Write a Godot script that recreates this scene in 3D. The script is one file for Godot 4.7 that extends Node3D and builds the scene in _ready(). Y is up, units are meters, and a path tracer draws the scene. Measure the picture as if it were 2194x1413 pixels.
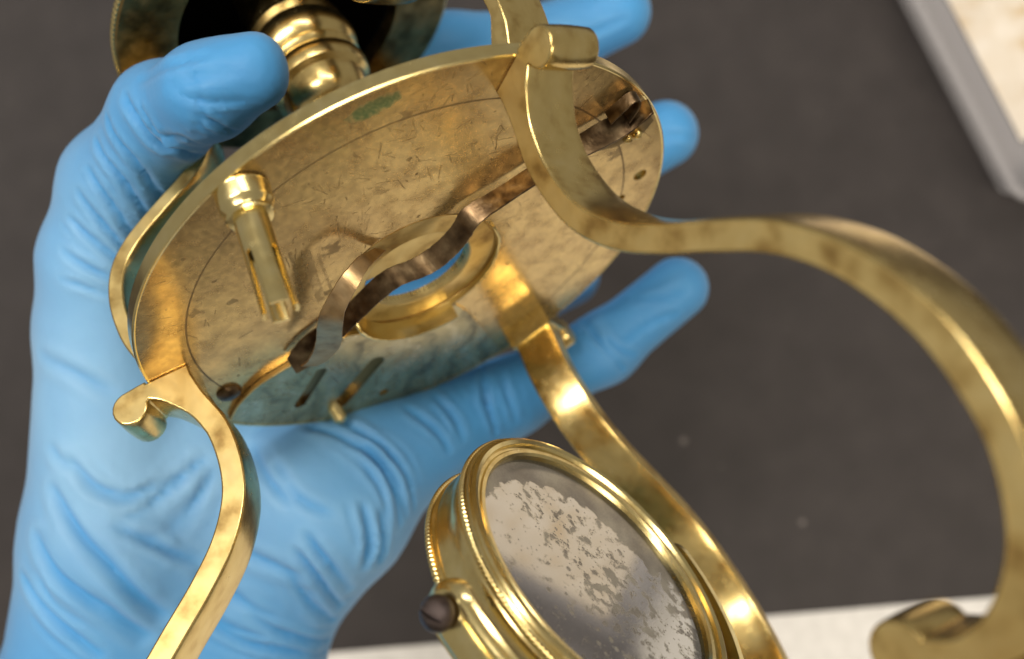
extends Node3D
# An antique brass microscope stand held in a blue-gloved hand above a dark workbench.
# Lengths are written in millimetres and turned into metres when a mesh is committed.
# Hand and bench are laid out in bench axes: x to the right, y towards the worker, z down from the phone's height (450 mm above the bench).
const BENCH := 450.0
const STAGE := Vector3(-18.09, -11.38, 198.97)      # middle of the stage plate's underside
const AX_U := Vector3(0.87565, -0.48295, 0.0)       # across the plate
const AX_N := Vector3(0.43968, 0.79720, -0.41372)   # out of the underside, along the optical axis
const AX_V := Vector3(-0.19980, -0.36227, -0.91040)
const BONES := [
	[Vector3(-107.4, 142.1, 262.0), Vector3(-105.4, 92.7, 257.0), 24.0, 23.0],
	[Vector3(-68.7, 142.1, 262.0), Vector3(-67.3, 93.4, 259.0), 21.0, 19.0],
	[Vector3(-105.4, 92.7, 257.0), Vector3(-93.4, 49.6, 246.0), 22.0, 22.0],
	[Vector3(-93.4, 49.6, 246.0), Vector3(-92.1, -0.7, 238.0), 22.0, 16.5],
	[Vector3(-92.1, -0.7, 238.0), Vector3(-90.7, -15.4, 231.0), 16.5, 14.2],
	[Vector3(-90.7, -15.4, 231.0), Vector3(-84.8, -31.2, 224.0), 14.2, 12.6],
	[Vector3(-84.8, -31.2, 224.0), Vector3(-69.9, -43.2, 206.0), 12.6, 9.5],
	[Vector3(-69.9, -43.2, 206.0), Vector3(-57.1, -44.8, 193.0), 9.5, 8.5],
	[Vector3(-57.1, -44.6, 193.0), Vector3(-51.6, -46.0, 190.0), 7.9, 6.6],
	[Vector3(-46.6, -50.5, 188.0), Vector3(-45.2, -45.0, 188.0), 2.9, 3.0],
	[Vector3(-51.6, -47.2, 190.0), Vector3(-46.7, -48.0, 188.0), 5.6, 4.6],
	[Vector3(-87.7, -20.5, 242.0), Vector3(-78.5, -30.9, 255.0), 11.0, 11.0],
	[Vector3(-82.4, 93.8, 260.0), Vector3(-77.6, 34.2, 256.0), 21.0, 24.0],
	[Vector3(-77.6, 34.2, 256.0), Vector3(-64.4, -6.8, 264.0), 24.0, 19.0],
	[Vector3(-67.3, 93.4, 259.0), Vector3(-64.4, 69.6, 258.0), 19.0, 19.0],
	[Vector3(-64.4, 69.6, 258.0), Vector3(-44.9, 40.0, 249.0), 19.0, 22.0],
	[Vector3(-44.9, 40.0, 249.0), Vector3(-36.3, 31.3, 252.0), 22.0, 18.0],
	[Vector3(-36.3, 31.3, 252.0), Vector3(-0.8, 17.1, 259.0), 18.0, 9.4],
	[Vector3(-0.8, 17.1, 259.0), Vector3(23.5, 5.0, 265.0), 9.4, 8.5],
	[Vector3(23.5, 5.0, 265.0), Vector3(43.2, -10.8, 268.0), 8.5, 8.2],
	[Vector3(-56.8, 11.1, 262.0), Vector3(-4.6, -5.8, 276.0), 18.0, 9.6],
	[Vector3(-4.6, -5.8, 276.0), Vector3(15.7, -14.8, 280.0), 9.6, 8.4],
	[Vector3(-64.4, -6.8, 264.0), Vector3(-2.2, -30.2, 281.0), 19.0, 10.0],
	[Vector3(-2.2, -30.2, 281.0), Vector3(24.9, -44.5, 284.0), 10.0, 9.5],
	[Vector3(24.9, -44.5, 284.0), Vector3(42.2, -53.8, 282.0), 9.5, 9.0],
	[Vector3(-64.4, -6.8, 264.0), Vector3(-54.8, -34.4, 264.0), 18.0, 15.0],
	[Vector3(-54.8, -34.4, 264.0), Vector3(-17.0, -71.8, 273.0), 15.0, 11.5],
	[Vector3(-17.0, -71.8, 273.0), Vector3(11.8, -78.2, 279.0), 11.5, 9.6],
	[Vector3(11.8, -78.2, 279.0), Vector3(28.2, -85.4, 276.0), 9.6, 9.2],
]
const CREASES := [
	[2.1, 1.0, [Vector3(-73.6, -43.9, 195.4), Vector3(-70.5, -39.3, 194.6), Vector3(-67.8, -35.6, 197.0), Vector3(-64.3, -34.7, 198.7), Vector3(-62.7, -34.7, 205.4)]],
	[1.7, 1.0, [Vector3(-79.1, -41.1, 200.3), Vector3(-74.5, -33.6, 201.8), Vector3(-72.9, -27.6, 211.9), Vector3(-72.0, -26.0, 218.5)]],
	[1.8, 1.0, [Vector3(-83.2, -37.5, 205.5), Vector3(-78.4, -30.2, 206.6), Vector3(-76.2, -23.2, 215.7)]],
	[1.5, 1.0, [Vector3(-85.9, -32.3, 208.4), Vector3(-82.1, -25.5, 210.7), Vector3(-79.6, -19.2, 216.9)]],
	[1.4, 0.9, [Vector3(-88.9, -28.0, 211.0), Vector3(-84.5, -21.2, 213.5), Vector3(-81.3, -16.0, 217.5)]],
	[1.3, 0.9, [Vector3(-92.1, -23.0, 214.0), Vector3(-87.0, -18.2, 214.7), Vector3(-82.8, -14.3, 217.2)]],
	[1.1, 0.9, [Vector3(-94.3, -16.3, 215.7), Vector3(-88.9, -12.9, 215.7), Vector3(-84.3, -10.5, 217.8)]],
	[0.8, 0.8, [Vector3(-95.4, -10.5, 217.1), Vector3(-90.4, -9.0, 216.9), Vector3(-85.3, -7.1, 218.9)]],
	[1.5, 0.8, [Vector3(-70.0, -41.9, 193.3), Vector3(-67.8, -37.7, 194.4), Vector3(-66.0, -34.2, 199.8)]],
	[1.1, 0.7, [Vector3(-55.9, -38.6, 185.9), Vector3(-53.8, -37.3, 188.1), Vector3(-51.7, -37.0, 192.2)]],
	[0.8, 0.7, [Vector3(-56.6, -43.2, 183.4), Vector3(-56.2, -39.3, 185.3), Vector3(-58.5, -35.8, 190.1)]],
	[0.7, 1.0, [Vector3(-62.0, -43.4, 185.0), Vector3(-56.3, -45.1, 183.1), Vector3(-49.5, -46.1, 182.4)]],
	[0.7, 1.0, [Vector3(-70.3, -47.3, 194.1), Vector3(-62.2, -47.8, 185.6), Vector3(-54.7, -48.8, 183.2)]],
	[0.7, 0.8, [Vector3(-60.1, -42.4, 184.4), Vector3(-54.2, -40.8, 184.3), Vector3(-48.5, -41.3, 184.8)]],
	[1.8, 1.4, [Vector3(-96.1, 28.3, 223.3), Vector3(-93.5, 31.3, 223.2), Vector3(-90.6, 34.2, 223.5), Vector3(-85.3, 36.3, 224.9), Vector3(-79.6, 35.4, 228.2), Vector3(-75.0, 33.0, 230.3)]],
	[2.1, 1.6, [Vector3(-100.3, 35.1, 224.7), Vector3(-97.9, 38.8, 223.9), Vector3(-93.7, 44.5, 222.9), Vector3(-87.6, 51.6, 223.6), Vector3(-82.5, 59.4, 227.9), Vector3(-79.2, 64.8, 233.2)]],
	[2.1, 1.6, [Vector3(-104.6, 45.5, 225.9), Vector3(-100.2, 52.2, 224.0), Vector3(-93.7, 57.9, 224.2), Vector3(-88.1, 63.1, 227.2), Vector3(-83.2, 69.5, 233.1)]],
	[1.7, 1.4, [Vector3(-109.2, 55.1, 229.4), Vector3(-103.7, 61.8, 227.5), Vector3(-97.6, 67.7, 227.9), Vector3(-92.7, 73.0, 230.0)]],
	[1.5, 1.4, [Vector3(-85.3, 41.6, 224.6), Vector3(-79.7, 38.5, 228.1), Vector3(-72.0, 31.2, 231.4), Vector3(-69.5, 29.5, 232.6)]],
	[1.5, 1.4, [Vector3(-76.3, 44.8, 230.2), Vector3(-71.1, 38.2, 231.8), Vector3(-67.9, 32.1, 232.8)]],
	[1.3, 1.3, [Vector3(-81.8, 46.6, 225.9), Vector3(-76.9, 49.4, 229.6), Vector3(-71.2, 53.2, 234.7)]],
	[1.1, 1.3, [Vector3(-87.2, 43.1, 223.9), Vector3(-81.9, 45.6, 226.0), Vector3(-77.7, 47.2, 228.9)]],
	[1.8, 1.1, [Vector3(-46.6, 22.3, 234.8), Vector3(-41.0, 23.5, 233.3), Vector3(-36.6, 25.4, 232.6), Vector3(-30.7, 29.9, 233.0), Vector3(-27.2, 36.6, 234.5), Vector3(-26.0, 44.6, 237.3)]],
	[1.5, 1.0, [Vector3(-42.4, 21.5, 235.0), Vector3(-35.8, 24.0, 233.5), Vector3(-29.3, 30.5, 233.6), Vector3(-25.9, 37.3, 235.7), Vector3(-24.8, 43.2, 238.6)]],
	[1.3, 1.0, [Vector3(-38.1, 21.2, 235.1), Vector3(-31.6, 24.9, 234.3), Vector3(-26.4, 29.8, 235.4), Vector3(-23.0, 36.1, 238.4)]],
	[1.4, 1.1, [Vector3(-33.2, 39.5, 229.4), Vector3(-32.2, 47.4, 231.0), Vector3(-33.7, 54.2, 234.5)]],
	[1.4, 1.1, [Vector3(-29.7, 41.5, 232.1), Vector3(-29.3, 48.3, 234.2), Vector3(-31.0, 53.5, 236.2)]],
	[1.5, 1.3, [Vector3(-45.0, 45.6, 226.4), Vector3(-43.2, 49.0, 227.7), Vector3(-40.3, 53.8, 230.8), Vector3(-38.0, 60.0, 237.8)]],
	[1.8, 1.3, [Vector3(-47.4, 49.6, 227.9), Vector3(-43.5, 56.6, 232.1), Vector3(-40.8, 65.0, 241.9)]],
	[1.5, 1.3, [Vector3(-50.0, 54.9, 230.8), Vector3(-46.8, 62.5, 235.8), Vector3(-42.9, 69.5, 245.3)]],
	[1.5, 1.2, [Vector3(-71.8, 66.9, 236.8), Vector3(-62.7, 72.1, 237.5), Vector3(-53.3, 75.2, 241.0), Vector3(-45.9, 79.0, 254.2)]],
	[1.4, 1.2, [Vector3(-59.8, 66.4, 236.2), Vector3(-50.8, 72.0, 240.7), Vector3(-45.3, 76.2, 251.3)]],
	[1.3, 1.4, [Vector3(-59.7, 27.1, 235.6), Vector3(-54.0, 33.7, 228.5), Vector3(-48.6, 38.9, 226.1)]],
	[1.0, 1.3, [Vector3(-52.8, 30.6, 229.3), Vector3(-46.9, 37.3, 226.0), Vector3(-40.8, 40.4, 226.1)]],
	[1.0, 1.8, [Vector3(-66.0, 48.5, 235.3), Vector3(-56.4, 51.8, 231.1), Vector3(-47.9, 54.9, 230.6)]],
	[1.1, 1.6, [Vector3(-71.3, 56.0, 235.1), Vector3(-64.0, 60.9, 235.7), Vector3(-55.5, 65.8, 236.0)]],
	[1.1, 1.3, [Vector3(-74.5, 62.3, 235.0), Vector3(-67.5, 67.7, 236.9), Vector3(-58.0, 70.8, 237.6)]],
	[2.0, 0.8, [Vector3(-8.3, 8.6, 256.5), Vector3(-6.9, 12.9, 249.1), Vector3(-5.9, 18.3, 246.8), Vector3(-4.0, 25.0, 248.5)]],
	[1.3, 0.8, [Vector3(-2.9, 9.6, 251.7), Vector3(-1.4, 15.1, 248.3), Vector3(0.9, 22.5, 249.6)]],
	[1.1, 1.0, [Vector3(-24.9, 18.5, 241.1), Vector3(-21.0, 21.2, 240.9), Vector3(-16.7, 25.1, 241.7), Vector3(-15.1, 28.5, 242.8)]],
	[1.1, 1.0, [Vector3(-18.6, 16.0, 244.8), Vector3(-14.1, 20.3, 243.5), Vector3(-11.9, 25.9, 244.0)]],
	[1.7, 0.8, [Vector3(18.1, -2.0, 260.3), Vector3(21.8, 2.7, 255.4), Vector3(27.9, 9.8, 257.7)]],
	[1.1, 0.8, [Vector3(20.7, -4.4, 262.8), Vector3(24.7, 3.3, 255.5), Vector3(30.9, 6.3, 258.1)]],
	[0.8, 1.0, [Vector3(27.7, 3.3, 256.1), Vector3(35.0, -1.9, 258.4), Vector3(41.8, -4.1, 260.3)]],
	[0.7, 1.0, [Vector3(31.1, -7.9, 260.2), Vector3(38.0, -7.8, 259.0), Vector3(44.1, -10.2, 259.8)]],
	[0.7, 1.0, [Vector3(38.9, -50.5, 273.4), Vector3(43.9, -51.8, 273.4), Vector3(49.6, -51.3, 277.5)]],
	[0.7, 1.1, [Vector3(10.1, -78.7, 267.8), Vector3(19.9, -77.8, 268.8), Vector3(29.6, -81.2, 267.9)]],
	[0.8, 1.3, [Vector3(-100.8, 25.9, 224.7), Vector3(-96.2, 30.8, 223.4)]],
	[0.8, 1.6, [Vector3(-102.8, 5.5, 224.5), Vector3(-94.5, 9.4, 221.9), Vector3(-87.8, 13.5, 222.9)]],
	[0.9, 0.8, [Vector3(-68.2, -40.6, 192.4), Vector3(-66.1, -36.7, 194.8), Vector3(-61.4, -35.9, 192.1), Vector3(-59.2, -35.2, 196.7)]],
	[0.6, 0.8, [Vector3(-76.1, -32.9, 203.2), Vector3(-74.7, -26.5, 212.1), Vector3(-72.9, -25.0, 218.1)]],
	[0.5, 0.8, [Vector3(-76.3, -31.1, 205.4), Vector3(-73.9, -25.4, 215.0)]],
	[0.6, 0.8, [Vector3(-81.4, -28.9, 208.2), Vector3(-78.5, -21.8, 215.3)]],
	[0.4, 0.8, [Vector3(-79.6, -27.2, 209.5), Vector3(-77.9, -20.4, 217.2)]],
	[0.6, 0.8, [Vector3(-87.6, -31.4, 209.5), Vector3(-82.9, -24.5, 211.5)]],
	[0.6, 0.7, [Vector3(-81.9, -22.7, 213.0), Vector3(-79.0, -17.8, 218.3)]],
	[0.5, 0.7, [Vector3(-86.4, -20.4, 213.8), Vector3(-83.2, -15.0, 216.7)]],
	[0.5, 0.7, [Vector3(-85.5, -19.7, 214.2), Vector3(-81.5, -16.1, 217.3)]],
	[0.6, 0.7, [Vector3(-94.1, -21.9, 215.3), Vector3(-87.9, -16.8, 215.0)]],
	[0.3, 0.7, [Vector3(-92.7, -18.6, 215.1), Vector3(-87.5, -15.2, 215.3)]],
	[0.4, 0.7, [Vector3(-89.8, -10.9, 216.3), Vector3(-85.4, -8.3, 218.3)]],
	[0.5, 0.6, [Vector3(-72.5, -41.2, 195.0), Vector3(-70.3, -36.6, 196.7)]],
	[0.3, 0.6, [Vector3(-54.5, -39.9, 185.0), Vector3(-52.5, -38.8, 186.5)]],
	[0.4, 0.6, [Vector3(-57.3, -37.5, 186.9), Vector3(-55.0, -36.2, 189.6)]],
	[0.5, 1.1, [Vector3(-93.4, 26.6, 223.0), Vector3(-91.1, 29.2, 223.1), Vector3(-89.4, 31.1, 223.5), Vector3(-85.4, 33.9, 224.8), Vector3(-80.5, 32.2, 227.5)]],
	[0.8, 1.1, [Vector3(-94.7, 32.6, 223.3), Vector3(-91.3, 35.8, 223.5), Vector3(-85.3, 38.0, 224.9), Vector3(-78.9, 37.4, 228.6), Vector3(-74.2, 35.1, 230.5)]],
	[0.5, 1.3, [Vector3(-97.3, 33.8, 223.8), Vector3(-95.6, 37.5, 223.5), Vector3(-91.1, 42.7, 223.2), Vector3(-86.3, 49.8, 223.9), Vector3(-80.7, 57.0, 228.0)]],
	[0.6, 1.3, [Vector3(-100.1, 39.6, 224.4), Vector3(-95.3, 46.3, 222.9), Vector3(-89.5, 52.8, 223.3), Vector3(-83.5, 60.3, 227.7), Vector3(-80.5, 66.4, 233.2)]],
	[0.7, 1.3, [Vector3(-102.5, 44.4, 224.9), Vector3(-98.0, 50.8, 223.3), Vector3(-92.4, 55.8, 223.6), Vector3(-87.1, 61.6, 226.7)]],
	[0.8, 1.3, [Vector3(-102.0, 53.2, 224.7), Vector3(-95.0, 58.6, 224.5), Vector3(-89.3, 65.2, 227.8), Vector3(-84.5, 71.5, 233.2)]],
	[0.6, 1.2, [Vector3(-104.0, 52.3, 225.5), Vector3(-101.5, 59.8, 226.1), Vector3(-95.7, 64.5, 226.7)]],
	[0.4, 1.2, [Vector3(-107.5, 64.4, 230.0), Vector3(-100.1, 70.6, 228.8), Vector3(-94.5, 75.1, 230.2)]],
	[0.6, 1.2, [Vector3(-86.4, 39.1, 224.4), Vector3(-81.2, 35.5, 227.2), Vector3(-73.7, 28.7, 231.3)]],
	[0.4, 1.2, [Vector3(-84.0, 43.9, 225.0), Vector3(-78.5, 40.4, 228.8), Vector3(-71.2, 32.7, 231.6)]],
	[0.6, 1.2, [Vector3(-77.5, 43.4, 229.3), Vector3(-73.2, 37.0, 231.0)]],
	[0.6, 1.2, [Vector3(-74.8, 46.1, 231.2), Vector3(-69.4, 39.7, 232.7)]],
	[0.5, 1.0, [Vector3(-75.9, 47.0, 230.4), Vector3(-70.8, 51.5, 234.6)]],
	[0.4, 1.0, [Vector3(-82.4, 49.0, 225.5), Vector3(-78.0, 52.2, 228.8)]],
	[0.5, 1.0, [Vector3(-81.4, 44.5, 226.3), Vector3(-76.8, 45.9, 229.7)]],
	[0.3, 1.0, [Vector3(-87.6, 46.1, 223.6), Vector3(-82.9, 47.8, 225.3)]],
	[0.8, 0.9, [Vector3(-46.3, 20.4, 237.0), Vector3(-40.0, 20.8, 235.5), Vector3(-35.7, 22.9, 234.2), Vector3(-28.8, 28.0, 234.4), Vector3(-25.8, 36.5, 235.8)]],
	[0.7, 0.9, [Vector3(-41.4, 25.5, 231.7), Vector3(-37.8, 27.1, 231.3), Vector3(-32.6, 31.7, 231.3), Vector3(-29.2, 37.5, 232.6), Vector3(-28.3, 44.3, 234.0)]],
	[0.7, 0.8, [Vector3(-35.5, 22.7, 234.4), Vector3(-27.6, 29.2, 234.8), Vector3(-23.8, 36.9, 237.8), Vector3(-23.1, 42.9, 241.6)]],
	[0.5, 0.8, [Vector3(-43.8, 24.4, 232.4), Vector3(-37.3, 26.3, 231.9), Vector3(-31.4, 32.4, 231.8), Vector3(-28.9, 37.6, 232.9)]],
	[0.5, 0.8, [Vector3(-30.7, 23.7, 235.2), Vector3(-24.7, 28.7, 236.6), Vector3(-21.6, 36.1, 239.8)]],
	[0.4, 0.8, [Vector3(-32.6, 26.2, 233.4), Vector3(-28.0, 31.3, 234.2), Vector3(-24.7, 37.5, 237.0)]],
	[0.6, 0.9, [Vector3(-29.5, 48.2, 234.0), Vector3(-31.2, 55.0, 237.8)]],
	[0.5, 0.9, [Vector3(-36.6, 39.4, 227.5), Vector3(-34.6, 48.0, 229.8)]],
	[0.6, 0.9, [Vector3(-31.6, 47.6, 231.5), Vector3(-33.1, 51.9, 232.9)]],
	[0.7, 1.0, [Vector3(-41.5, 54.7, 231.2), Vector3(-38.5, 63.9, 243.0)]],
	[0.8, 1.0, [Vector3(-46.0, 58.5, 233.0), Vector3(-43.4, 66.6, 241.2)]],
	[0.7, 1.0, [Vector3(-48.0, 54.1, 230.2), Vector3(-45.3, 60.9, 235.0)]],
	[0.5, 1.0, [Vector3(-52.0, 56.8, 231.9), Vector3(-48.8, 64.6, 236.5)]],
	[0.4, 1.0, [Vector3(-70.1, 64.0, 236.7), Vector3(-62.1, 70.0, 237.1), Vector3(-52.4, 71.7, 239.7)]],
	[0.4, 1.0, [Vector3(-73.7, 70.0, 236.9), Vector3(-63.4, 74.8, 238.1), Vector3(-53.9, 78.4, 242.1)]],
	[0.4, 1.0, [Vector3(-49.8, 69.4, 239.4), Vector3(-44.1, 71.8, 247.1)]],
	[0.5, 1.0, [Vector3(-52.1, 74.9, 241.6), Vector3(-46.4, 79.8, 253.2)]],
	[0.5, 1.2, [Vector3(-57.5, 26.4, 234.9), Vector3(-51.0, 32.1, 228.0)]],
	[0.5, 1.2, [Vector3(-61.7, 28.7, 235.5), Vector3(-57.0, 35.1, 229.7)]],
	[0.4, 1.3, [Vector3(-62.2, 59.3, 235.0), Vector3(-54.2, 63.0, 234.8)]],
	[0.3, 1.3, [Vector3(-72.2, 57.2, 234.9), Vector3(-64.3, 62.8, 236.0)]],
	[0.7, 0.6, [Vector3(-10.6, 13.1, 248.7), Vector3(-8.8, 19.7, 245.5)]],
	[0.4, 0.6, [Vector3(1.9, 13.8, 249.2), Vector3(4.1, 21.4, 250.5)]],
	[0.3, 0.6, [Vector3(-4.3, 10.4, 251.0), Vector3(-2.3, 16.6, 247.8)]],
	[0.5, 0.8, [Vector3(-19.0, 18.9, 242.7), Vector3(-15.1, 23.5, 242.5), Vector3(-13.3, 27.4, 243.5)]],
	[0.3, 0.8, [Vector3(-22.6, 23.1, 239.3), Vector3(-18.5, 26.0, 240.8), Vector3(-16.6, 29.2, 242.0)]],
	[0.4, 0.8, [Vector3(-17.0, 14.0, 247.0), Vector3(-12.0, 19.6, 244.4)]],
	[0.3, 0.8, [Vector3(-19.8, 17.1, 243.6), Vector3(-15.9, 21.1, 242.7)]],
	[0.5, 0.6, [Vector3(17.4, -0.2, 258.4), Vector3(20.1, 4.2, 255.1), Vector3(26.1, 11.2, 257.8)]],
]
const LONG_SPRING := [
	[Vector3(52.1, 0.6, -15.2), Vector3(51.2, 4.2, -16.4)],
	[Vector3(51.4, 0.6, -15.2), Vector3(50.4, 4.6, -16.7)],
	[Vector3(47.7, 0.6, -16.0), Vector3(45.2, 4.8, -13.9)],
	[Vector3(43.4, 0.6, -16.2), Vector3(41.1, 4.8, -14.6)],
	[Vector3(37.0, 0.6, -17.4), Vector3(35.9, 4.8, -16.2)],
	[Vector3(27.6, 0.7, -13.8), Vector3(26.3, 4.8, -15.0)],
	[Vector3(19.9, 0.7, -13.9), Vector3(19.8, 4.8, -14.1)],
	[Vector3(14.0, 0.8, -13.7), Vector3(14.8, 4.8, -13.1)],
	[Vector3(12.6, 0.9, -13.8), Vector3(13.5, 4.8, -12.4)],
	[Vector3(11.4, 1.2, -12.5), Vector3(11.9, 5.0, -9.7)],
	[Vector3(9.7, 1.4, -10.5), Vector3(9.7, 5.0, -8.2)],
	[Vector3(6.7, 1.6, -9.1), Vector3(6.7, 5.2, -7.0)],
	[Vector3(1.9, 1.6, -7.4), Vector3(2.4, 5.2, -4.5)],
	[Vector3(-1.1, 1.6, -7.9), Vector3(-0.8, 5.0, -6.2)],
	[Vector3(-3.4, 1.4, -9.0), Vector3(-3.2, 5.0, -7.8)],
	[Vector3(-6.1, 1.3, -9.0), Vector3(-6.7, 4.6, -5.6)],
	[Vector3(-10.0, 1.1, -6.7), Vector3(-11.2, 4.4, -3.5)],
	[Vector3(-14.7, 0.9, -3.5), Vector3(-16.7, 4.0, -0.0)],
	[Vector3(-19.2, 0.8, -1.1), Vector3(-21.0, 3.6, 3.4)],
	[Vector3(-22.5, 0.7, -1.7), Vector3(-24.5, 3.4, 5.3)],
	[Vector3(-26.5, 0.7, -0.2), Vector3(-27.7, 3.4, 6.2)],
	[Vector3(-29.5, 0.8, 1.7), Vector3(-30.2, 3.4, 6.4)],
	[Vector3(-31.7, 1.0, 4.1), Vector3(-31.7, 3.0, 7.0)],
]
const SHORT_SPRING := [
	[Vector3(-4.5, 0.4, -15.5), Vector3(-2.8, 1.4, -14.5)],
	[Vector3(-5.7, 1.2, -16.9), Vector3(-4.7, 2.8, -15.7)],
	[Vector3(-7.1, 2.4, -18.9), Vector3(-6.8, 4.6, -17.3)],
	[Vector3(-10.2, 4.0, -19.5), Vector3(-9.5, 6.6, -17.3)],
	[Vector3(-13.9, 5.0, -17.8), Vector3(-12.6, 7.6, -15.4)],
	[Vector3(-16.7, 5.6, -15.7), Vector3(-14.4, 8.2, -13.8)],
	[Vector3(-18.7, 6.0, -13.8), Vector3(-15.6, 8.4, -11.7)],
	[Vector3(-20.5, 6.0, -10.7), Vector3(-17.1, 8.2, -8.1)],
	[Vector3(-22.6, 5.6, -5.9), Vector3(-18.9, 7.6, -3.6)],
	[Vector3(-24.8, 5.2, -1.9), Vector3(-20.8, 7.0, -0.6)],
	[Vector3(-27.3, 4.6, 1.7), Vector3(-23.9, 6.2, 2.3)],
	[Vector3(-29.0, 4.2, 2.9), Vector3(-26.2, 5.4, 3.6)],
]

var M := {}
var scope: Node3D
var rng := RandomNumberGenerator.new()


func _ready() -> void:
	rng.seed = 7
	var cam := Camera3D.new()
	cam.name = "camera"
	cam.transform = Transform3D(Basis(Vector3(1, 0, 0), Vector3(0, 0, -1), Vector3(0, 1, 0)), Vector3(0, BENCH * 0.001, 0))
	cam.fov = 35.61
	cam.near = 0.02
	cam.far = 20.0
	var lens := CameraAttributesPhysical.new()
	lens.frustum_focal_length = 37.366
	lens.frustum_focus_distance = 0.176
	lens.frustum_near = 0.02
	lens.frustum_far = 20.0
	lens.exposure_aperture = 11.5
	cam.attributes = lens
	add_child(cam)
	var env := Environment.new()
	env.background_mode = Environment.BG_COLOR
	env.background_color = Color(0.585, 0.57, 0.54)
	env.tonemap_mode = Environment.TONE_MAPPER_LINEAR
	env.tonemap_exposure = 1.0
	env.sdfgi_enabled = true
	env.ssao_enabled = true
	env.ssil_enabled = true
	var we := WorldEnvironment.new()
	we.name = "environment"
	we.environment = env
	add_child(we)
	materials()
	lamp(Vector3(0.75, 1.9, 0.75), Vector2(1.2, 0.6), 0.0, 2.1, Color(1.0, 0.95, 0.87), "added square warm ceiling light panel, unseen, up to the right of the bench")
	lamp(Vector3(-0.85, 1.9, -0.35), Vector2(1.2, 0.3), 0.5, 2.3, Color(1.0, 0.97, 0.93), "added long ceiling light panel, unseen, up to the left of the bench")
	lamp(Vector3(0.2, 1.9, -1.3), Vector2(1.2, 0.3), 0.0, 0.9, Color(1.0, 0.97, 0.92), "added long ceiling light panel, unseen, beyond the far edge of the bench")
	bench()
	paper()
	tray()
	microscope()
	hand()


# ---------------------------------------------------------------- small helpers

func bench_to_world(p: Vector3) -> Vector3:
	return Vector3(p.x, BENCH - p.z, p.y) * 0.001


func turn_to_world(d: Vector3) -> Vector3:
	return Vector3(d.x, -d.z, d.y)


func to_stage(p: Vector3) -> Vector3:
	var q := p - STAGE
	return Vector3(q.dot(AX_U), q.dot(AX_N), -q.dot(AX_V))


func dir_to_stage(d: Vector3) -> Vector3:
	return Vector3(d.dot(AX_U), d.dot(AX_N), -d.dot(AX_V))


func tag(o: Node, label: String, category := "", group := "", kind := "") -> void:
	if label:
		o.set_meta("label", label)
	if category:
		o.set_meta("category", category)
	if group:
		o.set_meta("group", group)
	if kind:
		o.set_meta("kind", kind)


func geo() -> Dictionary:
	return {"p": PackedVector3Array(), "g": PackedInt32Array(), "n": 0}


func tri(g: Dictionary, a: Vector3, b: Vector3, c: Vector3, s: int) -> void:
	if (b - a).cross(c - a).length_squared() < 1e-12:
		return
	g.p.append(a)
	g.p.append(b)
	g.p.append(c)
	g.g.append(s)


func quad(g: Dictionary, a: Vector3, b: Vector3, c: Vector3, d: Vector3, s: int) -> void:
	tri(g, a, b, c, s)
	tri(g, a, c, d, s)


func shell_end(g: Dictionary) -> void:
	# turn the shell added since the last call so that its front faces point outwards
	var p: PackedVector3Array = g.p
	var vol := 0.0
	var mid := Vector3.ZERO
	var from: int = g.n
	if p.size() == from:
		return
	for i in range(from, p.size()):
		mid += p[i]
	mid /= float(p.size() - from)
	for i in range(from, p.size(), 3):
		vol += (p[i] - mid).dot((p[i + 1] - mid).cross(p[i + 2] - mid))
	if vol > 0.0:
		for i in range(from, p.size(), 3):
			var t := p[i + 1]
			p[i + 1] = p[i + 2]
			p[i + 2] = t
	g.p = p
	g.n = p.size()


func build(g: Dictionary, called: String, mat: Material, parent: Node, xf := Transform3D.IDENTITY, cut_mat: Material = null) -> MeshInstance3D:
	shell_end(g)
	var o := MeshInstance3D.new()
	var mesh := ArrayMesh.new()
	for pass_ in (2 if cut_mat else 1):
		var st := SurfaceTool.new()
		st.begin(Mesh.PRIMITIVE_TRIANGLES)
		for i in range(0, g.p.size(), 3):
			if cut_mat and (g.g[i / 3] >= 900) != (pass_ == 1):
				continue
			st.set_smooth_group(g.g[i / 3])
			for k in 3:
				st.set_uv(Vector2.ZERO)
				st.add_vertex(g.p[i + k] * 0.001)
		st.generate_normals()
		st.index()
		st.commit(mesh)
	o.name = called
	o.mesh = mesh
	o.set_surface_override_material(0, mat)
	if cut_mat:
		o.set_surface_override_material(1, cut_mat)
	o.transform = Transform3D(xf.basis, xf.origin * 0.001)
	parent.add_child(o, true)
	return o


func lathe(g: Dictionary, prof: Array, segs := 72, xf := Transform3D.IDENTITY, loop := false, s0 := 1) -> void:
	var s := s0
	var n := prof.size()
	var last := n if loop else n - 1
	for i in last:
		var a: Vector2 = prof[i]
		var b: Vector2 = prof[(i + 1) % n]
		if i > 0:
			var z: Vector2 = prof[i - 1]
			if absf((a - z).angle_to(b - a)) > 0.55:
				s += 1
		for k in segs:
			var t0 := TAU * k / segs
			var t1 := TAU * (k + 1) / segs
			var e0 := Vector3(cos(t0), 0, -sin(t0))
			var e1 := Vector3(cos(t1), 0, -sin(t1))
			var up := Vector3.UP
			quad(g, xf * (e0 * a.x + up * a.y), xf * (e1 * a.x + up * a.y), xf * (e1 * b.x + up * b.y), xf * (e0 * b.x + up * b.y), s)
	shell_end(g)


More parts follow.
